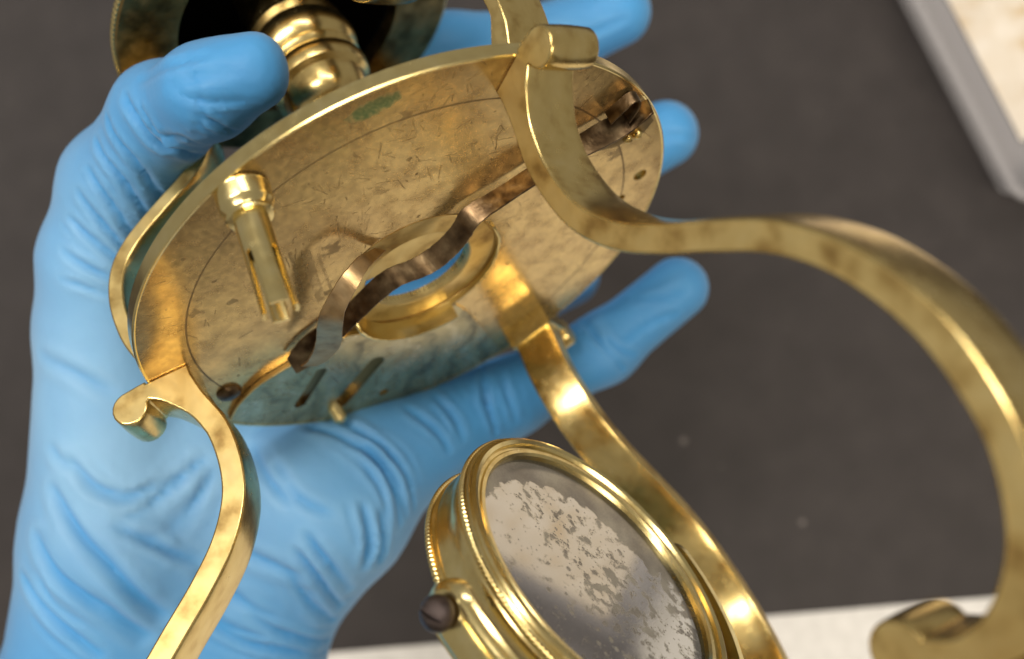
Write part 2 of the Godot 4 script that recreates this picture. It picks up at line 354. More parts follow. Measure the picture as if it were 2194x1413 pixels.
func knurl(g: Dictionary, r: float, y0: float, y1: float, teeth: int, deep: float) -> void:
	# a milled edge: ribs that run across the rim
	var per := 5
	var prof := [Vector2(-2.2, 0.0), Vector2(-0.15, 0.02), Vector2(0.0, 0.22), Vector2(0.05, 0.5), Vector2(0.0, 0.78), Vector2(-0.15, 0.98), Vector2(-2.2, 1.0)]
	for i in prof.size():
		var a: Vector2 = prof[i]
		var b: Vector2 = prof[(i + 1) % prof.size()]
		for k in teeth * per:
			var t0 := TAU * k / (teeth * per)
			var t1 := TAU * (k + 1) / (teeth * per)
			var d0 := deep * (0.5 + 0.5 * cos(TAU * (k % per) / per))
			var d1 := deep * (0.5 + 0.5 * cos(TAU * ((k + 1) % per) / per))
			var ra0 := r + a.x + (d0 if a.x > -1.0 else 0.0)
			var ra1 := r + a.x + (d1 if a.x > -1.0 else 0.0)
			var rb0 := r + b.x + (d0 if b.x > -1.0 else 0.0)
			var rb1 := r + b.x + (d1 if b.x > -1.0 else 0.0)
			var ya := lerpf(y0, y1, a.y)
			var yb := lerpf(y0, y1, b.y)
			quad(g, Vector3(cos(t0) * ra0, ya, -sin(t0) * ra0), Vector3(cos(t1) * ra1, ya, -sin(t1) * ra1), Vector3(cos(t1) * rb1, yb, -sin(t1) * rb1), Vector3(cos(t0) * rb0, yb, -sin(t0) * rb0), 1 if i in [1, 2, 3, 4] else 2 + i)
	shell_end(g)


func plate_cut(g: Dictionary, pts: PackedVector2Array, half: float, bevel: float, crown: float, xf := Transform3D.IDENTITY) -> void:
	# an outline in the xy plane given thickness along z, its long edges broken and its walls slightly rounded
	var n := pts.size()
	if Geometry2D.is_polygon_clockwise(pts):
		pts.reverse()
	var nor := PackedVector2Array()
	var grp := PackedInt32Array()
	var s := 10
	for i in n:
		var e0 := (pts[i] - pts[(i + n - 1) % n]).normalized()
		var e1 := (pts[(i + 1) % n] - pts[i]).normalized()
		var m := (Vector2(e0.y, -e0.x) + Vector2(e1.y, -e1.x)).normalized()
		var c := maxf(0.5, m.dot(Vector2(e1.y, -e1.x)))
		nor.append(m / c)
		if absf(e0.angle_to(e1)) > 0.6:
			s += 1
		grp.append(s)
	var levels := []
	for k in 7:
		var z := -half + bevel + (2.0 * half - 2.0 * bevel) * k / 6.0
		levels.append([z, crown * (1.0 - pow(z / (half - bevel), 2.0))])
	for k in range(1, 4):
		var a := PI / 2 * k / 3.0
		levels.push_front([-half + bevel - sin(a) * bevel, -(1.0 - cos(a)) * bevel])
		levels.append([half - bevel + sin(a) * bevel, -(1.0 - cos(a)) * bevel])
	for k in levels.size() - 1:
		var la = levels[k]
		var lb = levels[k + 1]
		for i in n:
			var j := (i + 1) % n
			var sg: int = grp[i]
			var a0: Vector2 = pts[i] + nor[i] * la[1]
			var a1: Vector2 = pts[j] + nor[j] * la[1]
			var b0: Vector2 = pts[i] + nor[i] * lb[1]
			var b1: Vector2 = pts[j] + nor[j] * lb[1]
			quad(g, xf * Vector3(a0.x, a0.y, la[0]), xf * Vector3(a1.x, a1.y, la[0]), xf * Vector3(b1.x, b1.y, lb[0]), xf * Vector3(b0.x, b0.y, lb[0]), sg)
	var inset := PackedVector2Array()
	for i in n:
		inset.append(pts[i] - nor[i] * bevel)
	var idx := Geometry2D.triangulate_polygon(inset)
	for i in range(0, idx.size(), 3):
		var a := inset[idx[i]]
		var b := inset[idx[i + 1]]
		var c := inset[idx[i + 2]]
		var w := (b - a).cross(c - a) > 0.0
		if not w:
			var t := b
			b = c
			c = t
		tri(g, xf * Vector3(a.x, a.y, half), xf * Vector3(b.x, b.y, half), xf * Vector3(c.x, c.y, half), 900)
		tri(g, xf * Vector3(a.x, a.y, -half), xf * Vector3(c.x, c.y, -half), xf * Vector3(b.x, b.y, -half), 901)
	shell_end(g)


func spline(pts: Array, per: int) -> PackedVector2Array:
	var out := PackedVector2Array()
	for i in pts.size() - 1:
		var p0: Vector2 = pts[maxi(i - 1, 0)]
		var p1: Vector2 = pts[i]
		var p2: Vector2 = pts[i + 1]
		var p3: Vector2 = pts[mini(i + 2, pts.size() - 1)]
		for k in per:
			out.append(p1.cubic_interpolate(p2, p0, p3, float(k) / per))
	out.append(pts[-1])
	return out


func ribbon(g: Dictionary, pairs: Array, thick: float, per := 5, rough_edge := 0.0) -> void:
	# a strip of sheet metal between two edges
	var L := PackedVector3Array()
	var R := PackedVector3Array()
	for i in pairs.size() - 1:
		var q := [pairs[maxi(i - 1, 0)], pairs[i], pairs[i + 1], pairs[mini(i + 2, pairs.size() - 1)]]
		for k in per:
			var t := float(k) / per
			L.append(q[1][0].cubic_interpolate(q[2][0], q[0][0], q[3][0], t))
			R.append(q[1][1].cubic_interpolate(q[2][1], q[0][1], q[3][1], t))
	L.append(pairs[-1][0])
	R.append(pairs[-1][1])
	var n := L.size()
	if rough_edge > 0.0:
		for i in n:
			L[i] += (L[i] - R[i]).normalized() * rng.randf_range(-rough_edge, rough_edge)
			R[i] += (R[i] - L[i]).normalized() * rng.randf_range(-rough_edge, rough_edge)
	var rows := []
	for i in n:
		var t := (L[mini(i + 1, n - 1)] + R[mini(i + 1, n - 1)] - L[maxi(i - 1, 0)] - R[maxi(i - 1, 0)]).normalized()
		var w := (R[i] - L[i])
		var h := t.cross(w).normalized() * thick * 0.5
		var wn := w.normalized() * thick * 0.18
		rows.append([L[i] + h + wn, L[i] + h * 0.4, L[i] - h * 0.4, L[i] - h + wn, R[i] - h - wn, R[i] - h * 0.4, R[i] + h * 0.4, R[i] + h - wn])
	for i in n - 1:
		for k in 8:
			quad(g, rows[i][k], rows[i + 1][k], rows[i + 1][(k + 1) % 8], rows[i][(k + 1) % 8], 1 if k in [0, 1, 2] else (2 if k == 3 else (3 if k in [4, 5, 6] else 4)))
	for k in range(1, 7):
		tri(g, rows[0][0], rows[0][k], rows[0][k + 1], 5)
		tri(g, rows[n - 1][0], rows[n - 1][k + 1], rows[n - 1][k], 6)
	shell_end(g)


func sweep(g: Dictionary, path: PackedVector3Array, across: Vector3, prof: PackedVector2Array, closed := false) -> void:
	# prof.x along «across», prof.y along across x tangent
	var n := path.size()
	var rows := []
	for i in n:
		var a := path[(i + n - 1) % n] if closed else path[maxi(i - 1, 0)]
		var b := path[(i + 1) % n] if closed else path[mini(i + 1, n - 1)]
		var t := (b - a).normalized()
		var y := t.cross(across).normalized()
		var row := PackedVector3Array()
		for q in prof:
			row.append(path[i] + across * q.x + y * q.y)
		rows.append(row)
	var m := prof.size()
	var grp := PackedInt32Array()
	var s := 1
	for k in m:
		var e0 := prof[k] - prof[(k + m - 1) % m]
		var e1 := prof[(k + 1) % m] - prof[k]
		if absf(e0.angle_to(e1)) > 0.5:
			s += 1
		grp.append(s)
	for i in (n if closed else n - 1):
		for k in m:
			quad(g, rows[i][k], rows[(i + 1) % n][k], rows[(i + 1) % n][(k + 1) % m], rows[i][(k + 1) % m], grp[k])
	if not closed:
		var idx := Geometry2D.triangulate_polygon(prof)
		for i in range(0, idx.size(), 3):
			tri(g, rows[0][idx[i]], rows[0][idx[i + 1]], rows[0][idx[i + 2]], 500)
			tri(g, rows[n - 1][idx[i]], rows[n - 1][idx[i + 2]], rows[n - 1][idx[i + 1]], 501)
	shell_end(g)


func along(y: Vector3, x_hint: Vector3, at: Vector3) -> Transform3D:
	var yn := y.normalized()
	var x := (x_hint - yn * x_hint.dot(yn)).normalized()
	return Transform3D(Basis(x, yn, x.cross(yn)), at)


# ---------------------------------------------------------------- materials

func noise_tex(freq: float, seed_: int, ramp: Array, size := 512, octaves := 4, kind := FastNoiseLite.TYPE_SIMPLEX_SMOOTH, stretch := 1.0) -> NoiseTexture2D:
	var f := FastNoiseLite.new()
	f.seed = seed_
	f.frequency = freq
	f.noise_type = kind
	f.fractal_octaves = octaves
	var t := NoiseTexture2D.new()
	t.width = size
	t.height = int(size * stretch)
	t.seamless = true
	t.noise = f
	t.normalize = true
	var gr := Gradient.new()
	gr.offsets = PackedFloat32Array()
	gr.colors = PackedColorArray()
	var offs := PackedFloat32Array()
	var cols := PackedColorArray()
	for r in ramp:
		offs.append(r[0])
		cols.append(r[1])
	gr.offsets = offs
	gr.colors = cols
	t.color_ramp = gr
	return t


func grey(v: float) -> Color:
	return Color(v, v, v)


func metal(called: String, ramp: Array, r0: float, r1: float, scale: float, seed_: int, bump := 0.004) -> StandardMaterial3D:
	var m := StandardMaterial3D.new()
	m.resource_name = called
	m.metallic = 1.0
	m.albedo_color = Color.WHITE
	m.albedo_texture = noise_tex(0.012, seed_, ramp, 512, 5)
	m.roughness = 1.0
	m.roughness_texture = noise_tex(0.02, seed_ + 1, [[0.0, grey(r0)], [0.45, grey(lerpf(r0, r1, 0.3))], [1.0, grey(r1)]], 512, 5)
	m.uv1_triplanar = true
	m.uv1_scale = Vector3.ONE * scale
	if bump > 0.0:
		m.heightmap_enabled = true
		m.heightmap_scale = bump
		m.heightmap_texture = noise_tex(0.05, seed_ + 2, [[0.0, grey(0)], [1.0, grey(1)]], 512, 4)
	return m


func materials() -> void:
	M.brass = metal("polished_brass", [[0.0, Color(0.58, 0.45, 0.25)], [0.22, Color(0.77, 0.65, 0.40)], [0.45, Color(0.86, 0.755, 0.495)], [0.75, Color(0.885, 0.785, 0.53)], [1.0, Color(0.90, 0.81, 0.58)]], 0.19, 0.31, 30.0, 3, 0.0)
	M.filed = metal("filed_brass", [[0.0, Color(0.60, 0.48, 0.28)], [0.28, Color(0.78, 0.665, 0.42)], [0.5, Color(0.865, 0.76, 0.505)], [1.0, Color(0.90, 0.81, 0.57)]], 0.32, 0.46, 18.0, 93, 0.0)
	M.filed.metallic = 0.88
	M.bright = metal("bright_brass", [[0.0, Color(0.83, 0.735, 0.49)], [0.6, Color(0.88, 0.805, 0.57)], [1.0, Color(0.91, 0.84, 0.64)]], 0.19, 0.30, 30.0, 13, 0.0)
	M.aged = metal("tarnished_brass", [[0.0, Color(0.20, 0.155, 0.115)], [0.4, Color(0.36, 0.29, 0.21)], [0.8, Color(0.52, 0.44, 0.33)], [1.0, Color(0.68, 0.60, 0.47)]], 0.25, 0.5, 40.0, 23, 0.003)
	M.worn = metal("worn_brass", [[0.0, Color(0.40, 0.31, 0.22)], [0.3, Color(0.66, 0.55, 0.40)], [1.0, Color(0.80, 0.70, 0.54)]], 0.3, 0.5, 40.0, 27, 0.002)
	M.ring = metal("dull_brass", [[0.0, Color(0.34, 0.28, 0.17)], [0.5, Color(0.56, 0.47, 0.30)], [1.0, Color(0.70, 0.58, 0.38)]], 0.25, 0.5, 24.0, 33, 0.0)
	M.steel = metal("dark_iron", [[0.0, Color(0.20, 0.16, 0.15)], [0.6, Color(0.36, 0.32, 0.31)], [1.0, Color(0.50, 0.46, 0.44)]], 0.25, 0.5, 60.0, 43, 0.003)
	var black := StandardMaterial3D.new()
	black.resource_name = "black_paint"
	black.albedo_color = Color(0.035, 0.033, 0.035)
	black.roughness = 0.75
	black.metallic_specular = 0.2
	M.black = black
	var glove := StandardMaterial3D.new()
	glove.resource_name = "blue_nitrile"
	glove.albedo_texture = noise_tex(0.006, 51, [[0.0, Color(0.90, 0.93, 0.96)], [1.0, Color(1.0, 1.0, 1.0)]], 512, 3)
	glove.roughness = 1.0
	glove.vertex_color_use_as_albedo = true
	glove.roughness_texture = noise_tex(0.02, 52, [[0.0, grey(0.5)], [1.0, grey(0.66)]], 256, 3)
	glove.metallic_specular = 0.4
	glove.uv1_triplanar = true
	glove.uv1_scale = Vector3.ONE * 12.0
	glove.heightmap_enabled = true
	glove.heightmap_scale = 0.012
	glove.heightmap_texture = noise_tex(0.03, 53, [[0.0, grey(0)], [1.0, grey(1)]], 512, 4)
	glove.rim_enabled = true
	glove.rim = 0.35
	glove.rim_tint = 0.5
	M.glove = glove
	var top := StandardMaterial3D.new()
	top.resource_name = "dark_laminate"
	top.albedo_texture = noise_tex(0.01, 61, [[0.0, Color(0.188, 0.173, 0.171)], [0.5, Color(0.203, 0.187, 0.185)], [1.0, Color(0.222, 0.205, 0.202)]], 1024, 6)
	top.roughness = 0.6
	top.metallic_specular = 0.3
	top.uv1_triplanar = true
	top.uv1_scale = Vector3.ONE * 4.0
	top.detail_enabled = true
	top.detail_blend_mode = BaseMaterial3D.BLEND_MODE_MUL
	top.detail_albedo = noise_tex(0.35, 62, [[0.0, grey(0.86)], [0.5, grey(0.97)], [1.0, grey(1.0)]], 512, 3)
	M.bench = top
	var pap := StandardMaterial3D.new()
	pap.resource_name = "white_paper"
	pap.albedo_texture = noise_tex(0.03, 71, [[0.0, Color(0.74, 0.73, 0.715)], [1.0, Color(0.81, 0.80, 0.785)]], 512, 4)
	pap.roughness = 0.85
	pap.uv1_triplanar = true
	pap.uv1_scale = Vector3.ONE * 8.0
	pap.heightmap_enabled = true
	pap.heightmap_scale = 0.02
	pap.heightmap_texture = noise_tex(0.06, 72, [[0.0, grey(0)], [1.0, grey(1)]], 512, 4)
	M.paper = pap
	var cloth := pap.duplicate()
	cloth.resource_name = "cream_wadding"
	cloth.albedo_texture = noise_tex(0.012, 73, [[0.0, Color(0.68, 0.58, 0.43)], [0.35, Color(0.76, 0.72, 0.66)], [1.0, Color(0.81, 0.785, 0.75)]], 512, 3)
	M.cloth = cloth
	var pl := StandardMaterial3D.new()
	pl.resource_name = "frosted_plastic"
	pl.transparency = BaseMaterial3D.TRANSPARENCY_ALPHA
	pl.albedo_color = Color(0.66, 0.65, 0.66, 0.36)
	pl.roughness = 0.32
	M.plastic = pl


# ---------------------------------------------------------------- lamps

func lamp(at: Vector3, size: Vector2, turn: float, energy: float, tint: Color, label: String) -> void:  # unseen ceiling panels, added to light the bench and the brass
	var root := Node3D.new()
	root.name = "added_ceiling_lamp"
	root.position = at
	root.rotation.y = turn
	add_child(root, true)
	tag(root, label, "ceiling lamp")
	var glow := StandardMaterial3D.new()
	glow.albedo_color = Color(0.9, 0.9, 0.9)
	glow.emission_enabled = true
	glow.emission = tint
	glow.emission_energy_multiplier = 3.0
	var b := BoxMesh.new()
	b.size = Vector3(size.x, 0.03, size.y)
	var o := MeshInstance3D.new()
	o.name = "light_panel"
	o.mesh = b
	o.set_surface_override_material(0, glow)
	root.add_child(o)
	var a := AreaLight3D.new()
	a.name = "light"
	a.area_size = size
	a.light_color = tint
	a.light_energy = energy * 1.42
	a.area_range = 6.0
	a.area_attenuation = 2.0
	a.shadow_enabled = true
	a.rotation.x = -PI / 2.0
	a.position.y = -0.03
	root.add_child(a)


# ---------------------------------------------------------------- bench and what lies on it

func bench() -> void:
	var b := BoxMesh.new()
	b.size = Vector3(1.6, 0.03, 1.2)
	var o := MeshInstance3D.new()
	o.name = "table_top"
	o.mesh = b
	o.set_surface_override_material(0, M.bench)
	o.position = Vector3(0.1, -0.015, 0.1)
	add_child(o)
	tag(o, "dark grey matt table top under the hand and the brass stand", "", "", "structure")
	# pale specks of dust on the dark top
	var g := geo()
	var spots := [[75.3, 48.8, 1.5], [127.4, 84.6, 1.4], [92.0, 60.0, 0.5], [150, 95, 0.4], [105, 20, 0.35], [135, -95, 0.4], [-220, -100, 0.4], [120, 0, 0.4], [160, 40, 0.3], [95, 88, 0.4], [175, 62, 0.35], [60, 95, 0.35]]
	for s in spots:
		lathe(g, [Vector2(0, 0.12), Vector2(s[2] * 0.7, 0.1), Vector2(s[2], 0.0), Vector2(0, -0.02)], 10, Transform3D(Basis.IDENTITY, Vector3(s[0], 0.03, s[1])))
	var dm := StandardMaterial3D.new()
	dm.albedo_color = Color(0.37, 0.345, 0.335)
	dm.roughness = 0.9
	var d := build(g, "dust", dm, self)
	tag(d, "pale specks of dust scattered on the dark table top", "dust", "", "stuff")


func paper() -> void:
	var st := geo()
	var nx := 40
	var nz := 26
	var f := FastNoiseLite.new()
	f.seed = 5
	f.frequency = 0.012
	var P := []
	for i in nx + 1:
		var row := []
		for j in nz + 1:
			var x := -70.0 + 420.0 * i / nx
			var z := 300.0 * j / nz
			row.append(Vector3(x, 0.5 + 0.5 * f.get_noise_2d(x, z), z))
		P.append(row)
	var dn := Vector3(0, -0.35, 0)
	for i in nx:
		for j in nz:
			quad(st, P[i][j], P[i + 1][j], P[i + 1][j + 1], P[i][j + 1], 1)
			quad(st, P[i][j] + dn, P[i][j + 1] + dn, P[i + 1][j + 1] + dn, P[i + 1][j] + dn, 2)
	for i in nx:
		quad(st, P[i][0], P[i][0] + dn, P[i + 1][0] + dn, P[i + 1][0], 3)
		quad(st, P[i][nz], P[i + 1][nz], P[i + 1][nz] + dn, P[i][nz] + dn, 4)
	for j in nz:
		quad(st, P[0][j], P[0][j + 1], P[0][j + 1] + dn, P[0][j] + dn, 5)
		quad(st, P[nx][j], P[nx][j] + dn, P[nx][j + 1] + dn, P[nx][j + 1], 6)
	var o := build(st, "paper_sheet", M.paper, self, Transform3D(Basis(Vector3.UP, deg_to_rad(4.8)), Vector3(-81, 0, 141.8)))
	var other: MeshInstance3D = o.duplicate()  # added sheet out of view, something pale for the mirror to reflect
	other.name = "paper_sheet_001"
	other.transform = Transform3D(Basis(Vector3.UP, deg_to_rad(92.0)) * Basis.from_scale(Vector3(0.5, 1, 0.8)), Vector3(0.245, 0.0, 0.045))
	add_child(other)
	tag(other, "added white paper sheet right of the tray, out of view, for the old mirror to reflect", "paper")
	tag(o, "white paper sheet lying on the dark table below the mirror", "paper")


func round_rect(w: float, h: float, r: float, y: float, per := 8) -> PackedVector3Array:
	var out := PackedVector3Array()
	for c in [[w - r, h - r, 0.0], [r, h - r, PI / 2], [r, r, PI], [w - r, r, PI * 1.5]]:
		for k in per + 1:
			var t: float = c[2] + PI / 2 * k / per
			out.append(Vector3(c[0] + cos(t) * r, y, c[1] + sin(t) * r))
	return out


func tray() -> void:
	var root := Node3D.new()
	root.name = "plastic_tray"
	# its near left corner, and the left side that runs away up the bench
	root.transform = Transform3D(Basis(Vector3(0.886, 0, -0.463), Vector3.UP, Vector3(0.463, 0, 0.886)), Vector3(0.2115, 0.0014, -0.0495))
	add_child(root)
	tag(root, "frosted clear plastic tray with a rounded rim at the right edge", "tray")
	var W := 192.0
	var D := 230.0
	var g := geo()
	var rings := [[0.0, 6.0, 0.8], [0.0, 3.0, 16.0], [0.0, 2.6, 20.0], [0.0, 0.2, 20.6], [0.0, -0.3, 21.6], [0.0, 0.3, 22.6], [0.0, 3.2, 22.8], [0.0, 4.8, 22.0], [0.0, 5.2, 19.5], [0.0, 7.6, 2.2]]
	var paths := []
	for q in rings:
		var p := round_rect(W - 2 * q[1], D - 2 * q[1], maxf(3.0, 11.0 - q[1]), q[2])
		for i in p.size():
			p[i] += Vector3(q[1], 0, q[1] - D)
		paths.append(p)
	for i in paths.size():
		var a: PackedVector3Array = paths[i]
		var b: PackedVector3Array = paths[(i + 1) % paths.size()]
		for k in a.size():
			quad(g, a[k], a[(k + 1) % a.size()], b[(k + 1) % a.size()], b[k], 1)
	build(g, "tray_wall", M.plastic, root)
	g = geo()
	var bot: PackedVector3Array = paths[0]
	var cen := Vector3(W / 2, 0.8, -D / 2)
	for k in bot.size():
		var a := bot[k] + Vector3(0, 1.0, 0)
		var b := bot[(k + 1) % bot.size()] + Vector3(0, 1.0, 0)
		tri(g, cen + Vector3(0, 1.0, 0), a, b, 1)
		tri(g, cen, bot[(k + 1) % bot.size()], bot[k], 2)
		quad(g, a, b, bot[(k + 1) % bot.size()], bot[k], 3)
	build(g, "tray_floor", M.plastic, root)
	# a low ridge moulded in the floor edge, and the wadding that fills the tray
	g = geo()
	var f := FastNoiseLite.new()
	f.seed = 9
	f.frequency = 0.018
	f.fractal_octaves = 4
	var n := 60
	var P := []
	for i in n + 1:
		var row := []
		for j in n + 1:
			var x := lerpf(24.0, W - 24.0, float(i) / n)
			var z := lerpf(-D + 24.0, -24.0, float(j) / n)
			var e := minf(minf(i, n - i), minf(j, n - j)) / 5.0
			row.append(Vector3(x, 2.6 + clampf(e, 0.0, 1.0) * (5.5 + 5.0 * f.get_noise_2d(x, z)), z))
		P.append(row)
	for i in n:
		for j in n:
			quad(g, P[i][j], P[i + 1][j], P[i + 1][j + 1], P[i][j + 1], 1)
	var under := Vector3(0, 2.2, 0)
	quad(g, Vector3(24, 2.2, -D + 24), Vector3(24, 2.2, -24), Vector3(W - 24, 2.2, -24), Vector3(W - 24, 2.2, -D + 24), 2)
	for i in n:
		for e in [[P[i][0], P[i + 1][0]], [P[i + 1][n], P[i][n]], [P[0][i + 1], P[0][i]], [P[n][i], P[n][i + 1]]]:
			quad(g, e[0], e[1], Vector3(e[1].x, 2.2, e[1].z), Vector3(e[0].x, 2.2, e[0].z), 3)
	var o := build(g, "wadding", M.cloth, self)
	o.transform = root.transform
	tag(o, "cream wadding filling the plastic tray", "wadding")


# ---------------------------------------------------------------- the brass stand

func plate_material(sheet := false) -> StandardMaterial3D:
	var N := 768 if sheet else 1024
	var span := 112.0
	var layers := []
	for q in [[0.004, 4, 101], [0.016, 5, 102], [0.06, 4, 103], [0.2, 2, 104]]:
		var f := FastNoiseLite.new()
		f.frequency = q[0]
		f.fractal_octaves = q[1]
		f.seed = q[2] + (40 if sheet else 0)
		f.frequency *= 1024.0 / N
		layers.append(f.get_image(N, N, false, false, true).get_data())
	# scratches, scuffs and dark flecks left by three centuries of use
	var mark := PackedByteArray()
	mark.resize(N * N)
	var pol := PackedByteArray()
	pol.resize(N * N)
	var knot := Vector2.ZERO
	var lean := 0.0
	for i in 3000:
		# most scratches come in bundles that lie the same way
		if i % 42 == 0:
			knot = Vector2(rng.randf_range(0, N), rng.randf_range(0, N))
			var lay := rng.randf()
			lean = (deg_to_rad(18.0) + rng.randfn(0.0, 0.3)) if lay < 0.55 else ((deg_to_rad(105.0) + rng.randfn(0.0, 0.25)) if lay < 0.85 else rng.randf_range(0, TAU))
		var x := knot.x + rng.randfn(0.0, 0.055) * N
		var y := knot.y + rng.randfn(0.0, 0.045) * N
		var a := lean + rng.randfn(0.0, 0.12)
		if i % 6 == 0:
			x = rng.randf_range(0, N)
			y = rng.randf_range(0, N)
			a = rng.randf_range(0, TAU)
		var len_ := 4.0 + 34.0 * pow(rng.randf(), 2.2)
		var deep := int(40.0 + 150.0 * pow(rng.randf(), 1.6))
		var dark := rng.randf() < 0.75
		for s in int(len_ * 1.5):
			var px := int(x + cos(a) * s / 1.5 + rng.randf_range(-0.4, 0.4))
			var py := int(y + sin(a) * s / 1.5 + rng.randf_range(-0.4, 0.4))
			if px < 0 or py < 0 or px >= N or py >= N or rng.randf() < 0.15:
				continue
			if dark:
				mark[py * N + px] = maxi(mark[py * N + px], deep)
				if deep > 120 and px > 0:
					mark[py * N + px - 1] = maxi(mark[py * N + px - 1], deep / 2)
			else:
				pol[py * N + px] = maxi(pol[py * N + px], deep)
	var blobs := [[-10.4, -21.2, 2.0, 110], [-36.0, -24.5, 1.4, 110], [-30, -22, 0.9, 90], [-16.1, -9.5, 0.9, 120], [28.0, -30.0, 0.7, 160], [44.0, -3.0, 1.6, 110], [46.0, -20.0, 2.2, 90], [-20.0, -38.0, 2.0, 80], [2.0, -30.0, 1.6, 40], [20.0, -24.0, 1.4, 50], [12.0, -44.0, 1.2, 90]]
	for i in 110:
		blobs.append([rng.randf_range(-52, 52), rng.randf_range(-52, 52), rng.randf_range(0.12, 0.5), int(rng.randf_range(60, 190))])
	for b in blobs:
		var r: float = b[2]
		var cx: float = (b[0] / span + 0.5) * N
		var cy: float = (b[1] / span + 0.5) * N
		var rp := r / span * N
		for py in range(maxi(0, int(cy - rp * 1.6)), mini(N, int(cy + rp * 1.6) + 1)):
			for px in range(maxi(0, int(cx - rp * 1.6)), mini(N, int(cx + rp * 1.6) + 1)):
				var wob: float = (layers[2][py * N + px] - 128) / 160.0
				var e := Vector2(px - cx, py - cy).length() / rp + wob
				if e < 1.0:
					mark[py * N + px] = maxi(mark[py * N + px], int(b[3] * clampf((1.0 - e) * 2.5, 0, 1)))
	var bars := [[Vector2(-14.5, -24.2), Vector2(-18.2, -8.4), 0.9, 95], [Vector2(-16.6, -26.6), Vector2(-19.6, -14.2), 0.35, 120], [Vector2(-13.0, -22.0), Vector2(-15.4, -10.0), 0.3, 90]]
	var col := PackedByteArray()
	col.resize(N * N * 3)
	var rgh := PackedByteArray()
	rgh.resize(N * N)
	var l0: PackedByteArray = layers[0]
	var l1: PackedByteArray = layers[1]
	var l2: PackedByteArray = layers[2]
	var l3: PackedByteArray = layers[3]
	var gold := Vector3(0.84, 0.73, 0.49)
	var tan_ := Vector3(0.78, 0.67, 0.46)
	var brown := Vector3(0.60, 0.49, 0.31)
	var green := Vector3(0.36, 0.46, 0.30)
	for py in N:
		var z := (float(py) / N - 0.5) * span
		for px in N:
			var i := py * N + px
			var x := (float(px) / N - 0.5) * span
			var n0 := l0[i] / 255.0
			var n1 := l1[i] / 255.0
			var n2 := l2[i] / 255.0
			var r2 := x * x + z * z
			var c := tan_.lerp(gold, clampf(n0 * 1.6 - 0.3, 0, 1))
			c = c.lerp(brown, clampf((n1 - 0.42) * 0.9, 0.0, 0.4))
			c *= 0.90 + 0.20 * n2
			if sheet:
				c = c.lerp(Vector3(0.60, 0.60, 0.50), 0.55)  # grey-green reflection of the glove painted into the sheet colour
				# pale rubbed streaks that run down to the rim
				var w := sin((x * 0.83 + z * 0.56) * 0.55 + (n0 - 0.5) * 9.0)
				c = c.lerp(Vector3(0.84, 0.79, 0.66), clampf((w - 0.55) * 1.8, 0, 1) * n2)
				c = c.lerp(Vector3(0.30, 0.28, 0.22), clampf((-w - 0.6) * 1.6, 0, 1) * n1)
			var rr := 0.15 + 0.12 * n1 + 0.05 * n2
			var mk := mark[i] / 255.0
			if not sheet and r2 > 44.9 * 44.9 and r2 < 45.25 * 45.25:
				mk = maxf(mk, 0.72 + 0.2 * n2)
			for b in ([] if sheet else bars):
				if absf(x - b[0].x) < 9.0:
					var ab: Vector2 = b[1] - b[0]
					var t := clampf((Vector2(x, z) - b[0]).dot(ab) / ab.length_squared(), 0, 1)
					var e: float = (Vector2(x, z) - b[0] - ab * t).length() / b[2]
					if e < 1.0:
						mk = maxf(mk, b[3] / 255.0 * clampf(n2 * 1.8 - 0.2, 0.2, 1.0))
			c = c.lerp(Vector3(0.27, 0.21, 0.14), mk * 0.68)
			rr += mk * 0.2
			var pl := pol[i] / 255.0
			c = c.lerp(Vector3(0.92, 0.80, 0.55), pl * 0.5)
			# verdigris under the edge
			var gx := (x - 8.4) / 4.6
			var gz := (z + 49.6 - 0.12 * (x - 8.4) * 0.5) / 1.9
			var ge := gx * gx + gz * gz + (n2 - 0.5) * 1.0
			if ge < 1.0 and not sheet:
				var w := clampf((1.0 - ge) * 2.2, 0, 1) * clampf(0.25 + 1.1 * (l3[i] / 255.0) * (0.4 + n1), 0.0, 1.0)
				c = c.lerp(green, w)
				rr = lerpf(rr, 0.75, w)
			if r2 > 49.5 * 49.5:
				c = c.lerp(brown, clampf((sqrt(r2) - 49.5) / 8.0, 0, 0.4) * n1 * 1.5)
			col[i * 3] = int(clampf(c.x, 0, 1) * 255)
			col[i * 3 + 1] = int(clampf(c.y, 0, 1) * 255)
			col[i * 3 + 2] = int(clampf(c.z, 0, 1) * 255)
			rgh[i] = int(clampf(rr + (l3[i] / 255.0 - 0.5) * 0.05, 0.1, 1) * 255)
	var m := StandardMaterial3D.new()
	m.resource_name = "worn_plate_brass"
	m.metallic = 0.88
	m.roughness = 1.0
	m.albedo_texture = ImageTexture.create_from_image(Image.create_from_data(N, N, false, Image.FORMAT_RGB8, col))
	m.roughness_texture = ImageTexture.create_from_image(Image.create_from_data(N, N, false, Image.FORMAT_L8, rgh))
	m.uv1_triplanar = true
	m.uv1_triplanar_sharpness = 8.0
	m.uv1_scale = Vector3.ONE / span
	m.uv1_offset = Vector3(0.5, -0.5, 0.5)
	return m


func csg(root: CSGShape3D, called: String, parent: Node, xf := Transform3D.IDENTITY) -> CSGShape3D:
	# a boolean shape worked out in millimetres
	root.name = called
	root.transform = Transform3D(xf.basis.scaled(Vector3.ONE * 0.001), xf.origin * 0.001)
	parent.add_child(root, true)
	return root


func hole(root: CSGShape3D, r: float, at: Vector3, h := 10.0) -> void:
	var c := CSGCylinder3D.new()
	c.name = "cut"
	c.operation = CSGShape3D.OPERATION_SUBTRACTION
	c.radius = r
	c.height = h
	c.sides = 72 if r > 5 else 28
	c.position = at
	c.material = M.brass
	root.add_child(c, true)


